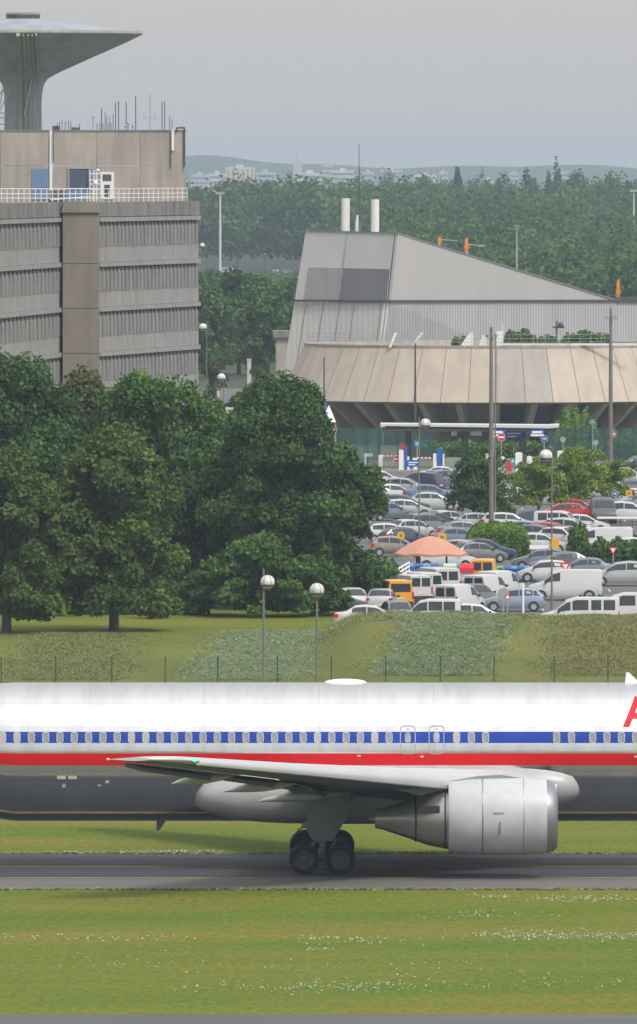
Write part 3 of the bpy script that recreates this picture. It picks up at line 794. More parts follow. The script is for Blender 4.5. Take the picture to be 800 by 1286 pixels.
# battered undercroft wall, dark glazing and radial fins
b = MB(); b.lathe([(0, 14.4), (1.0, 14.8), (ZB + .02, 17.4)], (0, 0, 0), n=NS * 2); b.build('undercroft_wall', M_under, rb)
NF = 34
for k in range(NF):
    a = 2 * PI * (k + .5) / NF
    if not (PI * .98 < a < 2.02 * PI): continue
    b = MB()
    da = .016
    pts = [(15.0, 0), (15.6, 0), (21.0, ZB - .16), (17.2, ZB - .06)]
    b.poly([pol(r, a - da, z) for r, z in pts]); b.poly([pol(r, a + da, z) for r, z in pts])
    for i in range(4):
        (r0, z0), (r1, z1) = pts[i], pts[(i + 1) % 4]
        b.poly([pol(r0, a - da, z0), pol(r0, a + da, z0), pol(r1, a + da, z1), pol(r1, a - da, z1)])
    b.build('fin', M_skirt, rb)
    if 4.55 < a < 5.9:
        a2 = a + PI / NF; w = .055
        b = MB(); b.loft([[pol(14.95 + z * .75 + .05, a2 - w + 2 * w * q / 6, z) for q in range(7)] for z in (.4, 1.4, 3.2, 4.1)], closed=False, caps=False)
        b.build('window', M_glass, rb)
b = MB()
for r in (.35, .7, 1.1): 
    for k in range(96):
        a0, a1 = 2 * PI * k / 96, 2 * PI * (k + 1) / 96
        if a0 > PI * .95: b.cyl(pol(RT - .25, a0, ZT + .25 + r), pol(RT - .25, a1, ZT + .25 + r), .025, n=4, caps=False)
for k in range(96):
    a0 = 2 * PI * k / 96
    if a0 > PI * .95: b.cyl(pol(RT - .25, a0, ZT + .2), pol(RT - .25, a0, ZT + 1.38), .03, n=4, caps=False)
b.build('terrace_railing', M_greysteel, rb)
def rbl(x, y): return x - RX, y - RY
for px0, px1, top, Y in ((488,499,418,1180.5),(514,532,418,1180),(576,594,418,1179.4),(600,611,420,1179.4)):
    b = MB(); z0 = ZT + .02
    xa, xb = wx(px0, Y), wx(px1, Y)
    b.prism([(xa - RX, z0), (xa - RX + .25, z0), (xb - RX, wz(top, Y)), (xb - RX - .3, wz(top, Y))] if px1 < 560 else [(xa - RX, z0), (xb - RX, z0), (xb - RX, wz(top, Y)), (xb - RX - .35, wz(top, Y))], 'y', Y - RY, Y - RY + .25)
    b.build('raked_skylight', M_whitepaint, rb)
b = MB(); Y = 1180; b.box(wx(624, Y) - RX, wx(632, Y) - RX, Y - RY, Y - RY + 1, ZT, wz(416, Y)); b.cyl((wx(631, Y) - RX, Y - RY, ZT), (wx(631, Y) - RX, Y - RY, wz(407, Y)), .05, n=5); b.build('roof_cabinet', M_whitepaint, rb)
b = MB(); b.box(wx(698, Y) - RX, wx(700, Y) - RX, Y - RY, Y - RY + .2, ZT, wz(403, Y)); b.box(wx(694, Y) - RX, wx(709, Y) - RX, Y - RY - .02, Y - RY + .2, wz(412, Y), wz(410, Y)); b.ball((wx(704, Y) - RX, Y - RY - .1, wz(408, Y)), .3, n=8); b.build('roof_antenna', M_darksteel, rb)
b = MB(); b.box(wx(698, Y) - RX, wx(714, Y) - RX, Y - RY + .6, Y - RY + 1.5, ZT + .22, wz(433, Y)); b.box(wx(632, Y) - RX, wx(800, Y) - RX, Y - RY - .4, Y - RY - .2, ZT + .26, ZT + .46); b.build('terrace_edge_pipe', M_whitepaint, rb)
for i, (px0, px1, top) in enumerate(((567,590,423),(632,676,417),(674,702,422),(703,770,418))):
    lb = ('small round bush on the terrace among the white skylights','bush on the terrace beside the white roof cabinet','low bush on the terrace left of the roof antenna','widest bush on the terrace, between the roof antenna and the far mast')[i]
    bush(lb, wx(px0, 1183), wx(px1, 1183), 1181.6, 1185, (wz(top, 1183) - ZT - .2) * 1.4, M_plane, 1500, .4, 200 + i, 'terrace_bush', 'bush', 'bushes on the ring building terrace', ZT - .32, 7)

# --- sloping metal hall behind it
M_panel = ribbed('pale_metal_panel', (.55,.535,.52), .55, 'X', .55, .15, .10, .10)
M_ribbed = ribbed('blue_grey_ribbed_metal', (.50,.495,.52), 1.05, 'X', .5, .2, .16, .34)
M_fine = ribbed('fine_ribbed_metal', (.52,.505,.495), 1.7, 'X', .55, .15, .06, .12)
M_louvre = ribbed('dark_louvre', (.23,.23,.24), 1.5, 'X', .6, .1, .2, .75)
mh = empty('metal_hall', (wx(490, 1222), 1222, 0), 0, 'grey metal clad hall with raking walls and a long sloping roofline behind the ring building', 'building')
O = Vector(mh.location)
def hp(px, py, Y): return Vector((wx(px, Y), Y, wz(py, Y))) - O
YA, YB, YC, YD = 1226, 1220, 1256, 1300          # front left, ridge corner, far right, back
def hb(name, quads, m, parent=mh, th=.0):
    b = MB()
    for q in quads: b.poly(q)
    return b.build(name, m, parent)
TL, TR = hp(384, 290, YA), hp(500, 293.5, YB)
ML, MR = hp(370, 377.5, YA), hp(491, 379.5, YB)
BL, BR = hp(350, 505, YA), hp(476, 505, YB)
GL, GR = hp(338, 575, YA), hp(470, 555, YB)
S1, S1m = hp(776, 378, YC), hp(775.5, 378.8, YC)
E1, E0 = hp(900, 379, YC + 8), hp(900, 500, YC + 8)
BC = hp(776, 500, YC)
hb('upper_wall', [[TL, TR, MR, ML]], M_fine)
hb('lower_wall', [[ML, MR, BR, BL], [BL, BR, GR, GL]], M_panel)
hb('sloping_wall', [[TR, S1, S1m, MR]], M_fine)
hb('ribbed_wall', [[MR, S1m, BC, BR], [S1m, E1, E0, BC]], M_ribbed)
# roof falls away behind the crest
bl = Vector((TL.x, YD - O.y, TL.z - 3)); br = Vector((TR.x + 4, YD - O.y, TR.z - 5)); bs = Vector((S1.x + 4, YD - O.y, S1.z - 4)); be = Vector((E1.x + 2, YD - O.y, E1.z - 2))
hb('roof', [[TL, bl, br, TR], [TR, br, bs, S1], [S1, bs, be, E1]], M_fine)
gl = Vector((GL.x, YD - O.y, GL.z)); ge = Vector((E0.x, YD - O.y, E0.z))
hb('side_wall', [[TL, ML, BL, GL, gl, bl], [bl, gl, ge, be, bs, br]], M_panel)
def strip_between(name, p, q, h, out, m):
    b = MB(); o = Vector((0, -out, 0)); u = Vector((0, 0, h))
    b.loft([[p + o, p + o + u, p + u, p], [q + o, q + o + u, q + u, q]]); return b.build(name, m, mh)
strip_between('ledge', ML - Vector((.3,0,.1)), MR, .22, .35, M_darksteel); strip_between('ledge', MR, S1m, .22, .35, M_darksteel); strip_between('ledge', S1m, E1, .5, .35, M_darksteel)
strip_between('parapet', TL, TR, .12, .14, M_bgsteel); strip_between('parapet', TR, S1, .13, .14, M_bgsteel)
def onq(a, b_, c, d, u, v, off):                  # point on a wall quad, v down
    p = a.lerp(b_, u).lerp(d.lerp(c, u), v); n = (b_ - a).cross(d - a).normalized()
    if n.y > 0: n = -n
    return p + n * off
def lp(u0, u1, v0, v1, off, name, m):
    b = MB(); P = [onq(TL, TR, MR, ML, u, v, off) for u, v in ((u0, v0), (u1, v0), (u1, v1), (u0, v1))]
    Q = [onq(TL, TR, MR, ML, u, v, -.02) for u, v in ((u0, v0), (u1, v0), (u1, v1), (u0, v1))]
    b.loft([Q, P]); return b.build(name, m, mh)
lp(.09, .448, .52, .985, .03, 'louvre', ribbed('fading_louvre', (.36,.355,.355), 1.5, 'X', .6, .1, .35, .35)); lp(.458, .95, .52, .985, .05, 'louvre', M_louvre)
lp(.449, .457, .0, 1, .04, 'seam', M_greysteel); lp(.965, .972, .0, 1, .05, 'seam', M_darksteel)
b = MB()
for u in (.12, .30, .47, .62, .9):
    P = [onq(ML, MR, BR, BL, uu, v, .03) for uu, v in ((u, 0), (u + .008, 0), (u + .008, 1), (u, 1))]; b.poly(P)
b.build('seam', M_panel if False else M_joint, mh)
b = MB(); P = [onq(ML, MR, BR, BL, uu, v, .06) for uu, v in ((.93, 0), (.95, 0), (.95, 1), (.93, 1))]; b.poly(P); P = [onq(ML, MR, BR, BL, uu, v, .06) for uu, v in ((.965, 0), (.985, 0), (.985, 1), (.965, 1))]; b.poly(P); b.build('corner_pipe', M_whitepaint, mh)
Yc = 1246
for px, top, w, nm in ((434, 249, 10.5, 'chimney'), (471, 250.5, 10.5, 'chimney'), (449, 270, 6.5, 'chimney')):
    b = MB(); r = w / 2 / F * Yc
    c = Vector((wx(px, Yc), Yc, 0)) - O
    zt_ = wz(top, Yc)
    if w > 8: b.lathe([(18, r), (zt_ - .12, r), (zt_, r * .96), (zt_ + .001, r * .8), (zt_ - .5, r * .78), (zt_ - .5, .02)], c, n=20)
    else: b.lathe([(18, r), (zt_ - .9, r), (zt_ - .35, r * .6), (zt_, r * .6), (zt_ + .001, .02)], c, n=16)
    b.build(nm, pm('chimney_metal_%d' % px, (.55,.54,.52), .5, var=.10, scale=1, stretch=(1,1,.3)), mh, 40)
c = Vector((wx(451, 1244), 1244, 0)) - O
b = MB(); b.cyl(c + Vector((0, 0, 20)), c + Vector((0, 0, wz(240, 1244))), .09, .06, 6); b.cyl(c + Vector((0, 0, wz(240, 1244))), c + Vector((0, 0, wz(180, 1244))), .055, .035, 6); b.build('aerial', M_darksteel, mh)
# orange warning lights on the roof edge
M_orange_l = pm('orange_beacon', (.60,.20,.03), .45, var=.1)
for i, (px, pa, pb_, Y) in enumerate(((552,296,306,1229),(586,297.5,318,1233),(776.5,349,377.5,1256))):
    lb_ = ('short orange beacon on the sloping roof edge nearest the chimneys','orange beacon with a side arm halfway down the sloping roof edge','tall orange beacon at the low end of the sloping roof edge')[i]
    t = empty('roof_beacon', (wx(px, Y), Y, wz(pb_ + 1, Y)), 0, lb_, 'beacon', 'orange beacons along the hall roof')
    h = (pb_ - pa) / F * Y
    b = MB(); b.box(-.16, .16, -.16, .16, 0, h * .35); b.box(-.25, .25, -.2, .2, h * .35, h * .5); b.box(-.17, .17, -.17, .17, h * .5 + .003, h * .9); b.cyl((0, 0, h * .9), (0, 0, h), .10, .06, 8); b.build('lamp_body', M_orange_l, t)
    b = MB(); b.cyl((0, 0, -.3), (0, 0, .05), .07, n=6)
    if i < 2: b.cyl((0, 0, h * .6), (1.6, 0, h * .5), .035, n=5); b.box(1.3, 1.9, -.1, .1, h * .46, h * .56)
    b.build('bracket', M_greysteel, t)

# --- small buildings and walls behind
an = empty('annex', (wx(353, 1480), 1480, 0), 0, 'small beige flat roofed annex with a dark roof line beside the metal hall', 'building')
b = MB(); w = 1.5; b.box(-w * .45, 4, 0, 6, 0, wz(424, 1480)); b.build('wall', M_conc_beige, an)
b = MB(); b.box(-w * .45 - .35, 4.2, -.3, 6.2, wz(424, 1480), wz(415.5, 1480)); b.build('roof', M_stain, an)
b = MB(); b.box(-w * .45 - .4, 4.25, -.35, -.31, wz(425.3, 1480), wz(423.6, 1480)); b.build('gutter', M_darksteel, an)
for px, top, base, Y in ((273, 454, 490, 1430), (313, 452, 480, 1450)):
    b = MB(); b.box(-.25, .25, -.25, .25, 0, wz(top, Y)); b.box(-.3, .3, -.3, .3, wz(top, Y), wz(top, Y) + .15)
    o = b.build('gate_post', M_cream, None, None, (wx(px, Y), Y, 0)); tag(o, 'thick white post beside the globe lamp between the buildings' if px < 300 else 'thick white post standing against the darkest tree of the middle wood', 'post', 'white posts between the buildings')

# --- distant town
M_far1 = pm('far_pale_render', (.50,.49,.48), .9, var=.1); M_far2 = pm('far_grey_render', (.40,.41,.43), .9, var=.1); M_farw = pm('far_window_band', (.16,.17,.20), .5, var=.2); M_farred = pm('far_brick_band', (.38,.22,.18), .9)
town = [(284,320,210,6900,M_far1,'pale distant apartment block with reddish vertical bands on the skyline','v'),(262,284,218,7100,M_far1,'low pale distant block left of the banded apartment block','h'),(322,346,216,7000,M_far2,'low grey distant block right of the banded apartment block','h'),(240,262,219,7300,M_far2,'grey distant block beside the office roof corner','h'),
 (372,408,217,6600,M_far1,'white distant block with a flat roof left of the thin roof aerial','h'),(404,418,207,7600,M_far2,'narrow grey distant tower block left of the thin roof aerial','h'),(416,446,214,7300,M_far1,'broad pale distant block behind the tall chimney','h'),(454,470,216,7200,M_far2,'small grey distant block right of the thin roof aerial','h'),(478,506,213.5,7300,M_far2,'long grey distant block right of the chimneys','h'),
 (551,563,216,7600,M_far2,'faint grey distant tower beside the dark upright tree','h'),(606,622,227,5200,M_far1,'white distant house showing in a gap of the wooded skyline','h'),(640,652,217,7700,M_far2,'faint distant tower left of the pair behind the bushy skyline tree','h'),(656,666,217.5,7700,M_far2,'faint distant tower right of the pair behind the bushy skyline tree','h'),(690,718,215.5,7500,M_far2,'faint wide distant block behind the two pointed poplars','h'),(520,548,219,7400,M_far1,'low pale distant block behind the broad low skyline tree','h')]
for x0, x1, top, Y, m, lb_, st in town:
    xa, xb = wx(x0, Y), wx(x1, Y); zt_ = wz(top, Y); xc = (xa + xb) / 2; hw = (xb - xa) / 2
    t = empty('distant_block', (xc, Y, 0), 0, lb_, 'building', 'distant town blocks on the skyline')
    b = MB(); b.box(-hw, hw, 0, 14, 0, zt_); b.build('wall', m, t)
    b = MB(); b.box(-hw * .3, hw * .2, 3, 8, zt_, zt_ + 1.6); b.build('roof_room', m, t)
    b = MB()
    if st == 'v':
        for k in range(6): xx = -hw + 2 * hw * (k + .5) / 6; b.box(xx - .5, xx + .5, -.3, -.05, 4, zt_ - 1)
        b.build('facade_band', M_farred, t)
    else:
        z = zt_ - 2.2
        while z > 12: b.box(-hw * .92, hw * .92, -.2, -.05, z - .6, z + .6); z -= 3.1
        b.build('window_band', M_farw, t)
pt = empty('distant_tower', (wx(373.5, 8200), 8200, 0), 0, 'thin faint distant tower with a spire rising above the hills', 'tower')
b = MB(); b.box(-3, 3, 0, 6, 0, wz(200, 8200)); b.build('shaft', M_far2, pt); b = MB(); b.cyl((0, 3, wz(200, 8200)), (0, 3, wz(189, 8200)), 1.2, .3, 8); b.build('spire', M_far2, pt)
# ------------------------------------------------------------------ airliner
def polished(name, base=.76, rough=.13):
    """bare polished aluminium skin with faint panel joints and mottling"""
    m, nt, b, L = nodes(name)
    b.inputs['Metallic'].default_value = 1.0
    tc = nt.nodes.new('ShaderNodeTexCoord')
    n = nt.nodes.new('ShaderNodeTexNoise'); n.inputs['Scale'].default_value = .9; n.inputs['Detail'].default_value = 4
    mp = nt.nodes.new('ShaderNodeMapping'); mp.inputs['Scale'].default_value = (.5, 1, 2.5)
    L.new(tc.outputs['Object'], mp.inputs[0]); L.new(mp.outputs[0], n.inputs['Vector'])
    r = nt.nodes.new('ShaderNodeMapRange'); r.inputs[3].default_value = rough - .05; r.inputs[4].default_value = rough + .07
    L.new(n.outputs[0], r.inputs[0]); L.new(r.outputs[0], b.inputs['Roughness'])
    sx = nt.nodes.new('ShaderNodeSeparateXYZ'); L.new(tc.outputs['Object'], sx.inputs[0])
    def line(sock, pitch, width):
        d = nt.nodes.new('ShaderNodeMath'); d.operation = 'DIVIDE'; d.inputs[1].default_value = pitch; L.new(sock, d.inputs[0])
        f = nt.nodes.new('ShaderNodeMath'); f.operation = 'FRACT'; L.new(d.outputs[0], f.inputs[0])
        g = nt.nodes.new('ShaderNodeMath'); g.operation = 'LESS_THAN'; g.inputs[1].default_value = width / pitch; L.new(f.outputs[0], g.inputs[0])
        return g.outputs[0]
    a = line(sx.outputs[0], 4.52, .05); c = line(sx.outputs[2], .93, .03)
    mx = nt.nodes.new('ShaderNodeMath'); mx.operation = 'MAXIMUM'; L.new(a, mx.inputs[0]); L.new(c, mx.inputs[1])
    rp = nt.nodes.new('ShaderNodeMix'); rp.data_type = 'RGBA'
    rp.inputs[6].default_value = (base, base, base * 1.01, 1); rp.inputs[7].default_value = (base * .91, base * .91, base * .92, 1)
    L.new(mx.outputs[0], rp.inputs[0])
    n4 = nt.nodes.new('ShaderNodeTexNoise'); n4.inputs['Scale'].default_value = 1.1; n4.inputs['Detail'].default_value = 7
    m4 = nt.nodes.new('ShaderNodeMapping'); m4.inputs['Scale'].default_value = (1.6, .3, .45)
    r4 = nt.nodes.new('ShaderNodeValToRGB'); r4.color_ramp.elements[0].position = .3; r4.color_ramp.elements[1].position = .62
    r4.color_ramp.elements[0].color = (.88, .875, .86, 1); r4.color_ramp.elements[1].color = (1, 1, 1, 1)
    x4 = nt.nodes.new('ShaderNodeMix'); x4.data_type = 'RGBA'; x4.blend_type = 'MULTIPLY'; x4.inputs[0].default_value = 1
    L.new(tc.outputs['Object'], m4.inputs[0]); L.new(m4.outputs[0], n4.inputs['Vector']); L.new(n4.outputs[0], r4.inputs[0])
    L.new(rp.outputs[2], x4.inputs[6]); L.new(r4.outputs[0], x4.inputs[7]); L.new(x4.outputs[2], b.inputs['Base Color'])
    n5 = nt.nodes.new('ShaderNodeTexNoise'); n5.inputs['Scale'].default_value = 1.3; n5.inputs['Detail'].default_value = 2
    bp = nt.nodes.new('ShaderNodeBump'); bp.inputs['Strength'].default_value = .10; bp.inputs['Distance'].default_value = .03
    L.new(tc.outputs['Object'], n5.inputs['Vector']); L.new(n5.outputs[0], bp.inputs['Height']); L.new(bp.outputs[0], b.inputs['Normal'])
    return m
M_alu = polished('polished_aluminium')
M_blue = pm('blue_stripe_paint', (.012,.048,.31), .42, var=.06, spec=.22)
M_red = pm('red_stripe_paint', (.55,.006,.008), .42, var=.06, spec=.22)
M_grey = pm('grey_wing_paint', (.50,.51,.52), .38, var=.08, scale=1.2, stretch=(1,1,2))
M_under_w = pm('shaded_wing_underside', (.12,.13,.15), .5, var=.15, scale=1.0)  # underside shade put into the colour, far darker than the wing's own grey
M_slat = pm('bright_slat_metal', (.47,.48,.50), .38, metal=.2, var=.05, scale=.8)
M_fair = pm('light_grey_fairing', (.36,.365,.37), .38, var=.10, scale=.7)
M_cowl = pm('grey_cowl_paint', (.46,.475,.50), .32, var=.09, scale=.9, coat=.15)
M_lip = pm('bare_intake_lip', (.26,.27,.29), .38, metal=.6, var=.06)
M_pyl = pm('pylon_paint', (.24,.25,.265), .45, var=.1)
M_core = pm('bare_core_metal', (.34,.34,.35), .34, metal=.85, var=.18, scale=1.4, stretch=(.4,1,1))
M_dark = pm('dark_bay', (.02,.021,.024), .7, var=.2)
M_tyre = pm('tyre_rubber', (.009,.009,.010), .85, var=.2)
M_hub = pm('wheel_hub', (.07,.07,.075), .5, metal=.2, var=.15)
M_gear = pm('landing_gear_paint', (.13,.135,.145), .5, var=.2, scale=2)
M_winf = pm('window_frame_metal', (.44,.45,.47), .4, metal=.3, var=.05)
M_winp = pm('cabin_window_pane', (.27,.29,.32), .25, var=.5, scale=.7)
M_pl = pm('pale_placard', (.62,.62,.60), .6, var=.05)
M_title = pm('red_title_paint', (.56,.012,.03), .42, var=.05, spec=.22)
M_titleo = pm('white_title_outline', (.8,.8,.8), .4, var=.02)
M_exit = pm('exit_outline_grey', (.30,.31,.33), .5, var=.1)
M_stencil = pm('faded_red_stencil', (.40,.24,.24), .5, var=.2)
M_wt = pm('white_fin_paint', (.78,.78,.78), .4, var=.04)

PY = 464.5
ap = empty('airliner', (0, PY, 0), 0, 'polished silver jet airliner with blue and red stripes taxiing on its main wheels', 'airplane')
ZC, HW, HH = 4.54, 2.515, 2.74
def fz(px_y): return wz(px_y, 462.1)
ZS = [fz(961), fz(946), fz(933), fz(919)]       # stripe edges
angs = set(round(-PI/2 + PI * k / 26, 5) for k in range(27))
aS = [math.asin((z - ZC) / HH) for z in ZS]
angs = sorted([a for a in angs if min(abs(a - q) for q in aS) > .03] + aS)
ring = [(-HW * math.cos(a), ZC + HH * math.sin(a)) for a in angs]
ring = ring + [(-y, z) for y, z in ring[-2:0:-1]]
nr = len(ring)
def ring_mat(k):
    z = (ring[k][1] + ring[(k + 1) % nr][1]) / 2
    if ZS[0] < z < ZS[1]: return 2
    if ZS[2] < z < ZS[3]: return 1
    return 0
st = [(-26.5,.06,1.35),(-25,.16,1.2),(-22,.40,.86),(-19,.62,.55),(-16,.82,.25),(-13.5,.95,.06),(-12,1,0),(-6,1,0),(0,1,0),(6,1,0),(12,1,0),(20,1,0),(23,.96,-.03),(25.5,.84,-.14),(27.3,.62,-.36),(28.2,.38,-.58),(28.6,.08,-.75)]
b = MB()
b.loft([[(x, y * s, ZC + (z - ZC) * s + dz) for y, z in ring] for x, s, dz in st], mf=lambda i, k: ring_mat(k))
b.build('fuselage', [M_alu, M_blue, M_red], ap, 40)

def fus_pt(x, z, out=0.0):
    s = max(-1, min(1, (z - ZC) / HH)); c = math.sqrt(1 - s * s)
    n = Vector((0, -c / HW, s / HH)).normalized()
    return Vector((x, -HW * c, z)) + n * out
def rr_outline(w, h, r, n=4):
    pts = []
    for cx, cz, a0 in ((w/2-r, h/2-r, 0), (-w/2+r, h/2-r, 90), (-w/2+r, -h/2+r, 180), (w/2-r, -h/2+r, 270)):
        for k in range(n + 1):
            a = R(a0 + 90 * k / n); pts.append((cx + r * math.cos(a), cz + r * math.sin(a)))
    return pts
def fus_patch(b, x, z, w, h, r, out, m=0):
    b.poly([fus_pt(x + p, z + q, out) for p, q in rr_outline(w, h, r)], m)
def fus_ring(b, x, z, w, h, r, t, out, m=0):
    def dense(o):
        r_ = []
        for i_ in range(len(o)):
            a_, c_ = o[i_], o[(i_ + 1) % len(o)]
            for k_ in range(8): r_.append((a_[0] + (c_[0] - a_[0]) * k_ / 8, a_[1] + (c_[1] - a_[1]) * k_ / 8))
        return r_
    dn = dense if h > .8 else (lambda o: o)
    A = [fus_pt(x + p, z + q, out) for p, q in dn(rr_outline(w, h, r))]; B = [fus_pt(x + p, z + q, out) for p, q in dn(rr_outline(w - 2*t, h - 2*t, max(.01, r - t)))]
    n = len(A)
    for k in range(n): b.poly([A[k], A[(k+1) % n], B[(k+1) % n], B[k]], m)
K = 462.0 / F
def ax(px): return (px - 400) * K
zw = fz(926.2)
proto = None
wins = [3.4 + 17.97 * k for k in range(-3, 28)] + [573.5, 592, 609.9, 699.2, 717.8, 744.4, 762.3, 780.5, 798.4, 816, 834]
rgw = random.Random(4)
M_winp2 = pm('cabin_window_shade_down', (.38,.375,.36), .4, var=.1)
wx0 = None
for px in wins:
    if wx0 is None:
        b = MB(); fus_patch(b, 0, zw, .235, .40, .085, .008); w0 = b.build('window', M_winp, ap)
        b = MB(); fus_ring(b, 0, zw, .275, .44, .10, .028, .014); f0 = b.build('frame', M_winf, w0)
        wx0 = (w0, f0); w = w0
    else:
        w = wx0[0].copy(); COL.objects.link(w); w.parent = ap
        f = wx0[1].copy(); COL.objects.link(f); f.parent = w
    w.location = (ax(px), 0, 0)
    if rgw.random() < .18:
        w.material_slots[0].link = 'OBJECT'; w.material_slots[0].material = M_winp2
for px in (512.2, 548.2):                       # over-wing exits
    b = MB(); fus_ring(b, ax(px), fz(929), .62, 1.12, .16, .04, .009); e = b.build('exit_door', M_exit, ap)
    b = MB(); fus_patch(b, ax(px), zw, .235, .40, .085, .012); b.build('window', M_winp, e)
    b = MB(); fus_patch(b, ax(px), fz(915.5), .08, .05, .02, .012); b.build('handle', M_core, e)
for px, py, w, h in ((77,976.3,.34,.13),(91,976.3,.34,.13),(80,987,.14,.13),(124.7,986.6,.13,.07),(134.5,982,.15,.10),(451,949,.12,.05),(530,950,.12,.06),(799,950,.15,.06)):
    b = MB(); fus_patch(b, ax(px), fz(py), w, h, .01, .008); b.build('placard', M_pl, ap)

# red title lettering, wrapped on the skin
def text_mesh(body, size, off, sx=1.0):
    cu = bpy.data.curves.new('lettering', 'FONT'); cu.body = body; cu.size = size; cu.offset = off; cu.resolution_u = 3
    o = bpy.data.objects.new('lettering', cu); COL.objects.link(o)
    bpy.context.view_layer.update()
    me = bpy.data.meshes.new_from_object(o.evaluated_get(bpy.context.evaluated_depsgraph_get()))
    bpy.data.objects.remove(o); bpy.data.curves.remove(cu)
    for v in me.vertices: v.co.x *= sx
    return me
def wrap_text(body, size, x, z, mat, out, off, name):
    me = text_mesh(body, size, off, 1.0)
    bm = bmesh.new(); bm.from_mesh(me)
    for k in range(1, 16):
        bmesh.ops.bisect_plane(bm, geom=bm.verts[:] + bm.edges[:] + bm.faces[:], plane_co=(0, -.3 + k * .1, 0), plane_no=(0, 1, 0))
    for v in bm.verts: v.co = fus_pt(x + v.co.x, z + v.co.y, out)
    bm.to_mesh(me); bm.free(); me.materials.clear(); me.materials.append(mat)
    o = bpy.data.objects.new(name, me); COL.objects.link(o); o.parent = ap
    return o
zb = wz(911, 462.4)
wrap_text('American', 1.56, ax(784.6), zb, M_title, .012, .045, 'title_lettering')

# wing-body fairing, roof fairing, aerials
b = MB(); rows = []
for i in range(25):
    t = math.sin(PI / 2 * (-1 + 2 * i / 24)); k = (1 - abs(t) ** 4.5) ** .5 if abs(t) < 1 else 0
    k = max(k, .03); x = 2.75 + 7.85 * t
    zq = 2.95 + .38 * smooth(.3, 1, t)
    rows.append([(x, 3.0 * math.copysign(abs(math.cos(2*PI*j/28)) ** .36, math.cos(2*PI*j/28)) * (.72 + .28 * k) * min(1, k * 2.2), zq + (1.20 * math.sin(2*PI*j/28)) * k - .10 * (1 - k)) for j in range(28)])
b.loft(rows); b.build('body_fairing', M_fair, ap, 60)
def ell(b, x, y, z, rx, ry, rz): b.ball((x, y, z), rx, ry, rz, 18)
b = MB(); ell(b, ax(434), 0, 7.27, .85, .35, .16); b.build('roof_fairing', M_wt, ap, 60)
b = MB(); b.prism([(ax(787), 7.25), (ax(806), 7.25), (ax(792), 7.68), (ax(788.5), 7.68)], 'y', -.04, .04); b.build('roof_aerial', M_wt, ap)
b = MB(); b.prism([(ax(196), 1.85), (ax(208), 1.85), (ax(200), 1.45), (ax(195), 1.42)], 'y', -.04, .04); b.build('belly_aerial', M_gear, ap)

# wings
def foil(n=15):
    up = []; lo = []
    for k in range(n + 1):
        c = (1 - math.cos(PI * k / n)) / 2
        t = 5 * (.2969 * math.sqrt(c) - .126 * c - .3516 * c*c + .2843 * c**3 - .1036 * c**4)
        up.append((c, t * 1.05)); lo.append((c, -t * .95))
    return up, lo
UP, LO = foil()
SEC = [(1.6, 9.5, 10.6, .145, 3.20), (2.5, 8.85, 9.9, .14, 3.26), (8.3, 4.95, 6.55, .125, 3.90), (15.5, .13, 4.5, .115, 4.60), (22.6, -4.62, 2.95, .11, 5.32), (23.4, -5.35, 2.45, .10, 5.40), (23.75, -6.35, 1.55, .08, 5.43)]
def wing_y(y):
    for a, c in zip(SEC, SEC[1:]):
        if a[0] <= y <= c[0]:
            t = (y - a[0]) / (c[0] - a[0]); return [p + (q - p) * t for p, q in zip(a, c)]
    return SEC[-1]
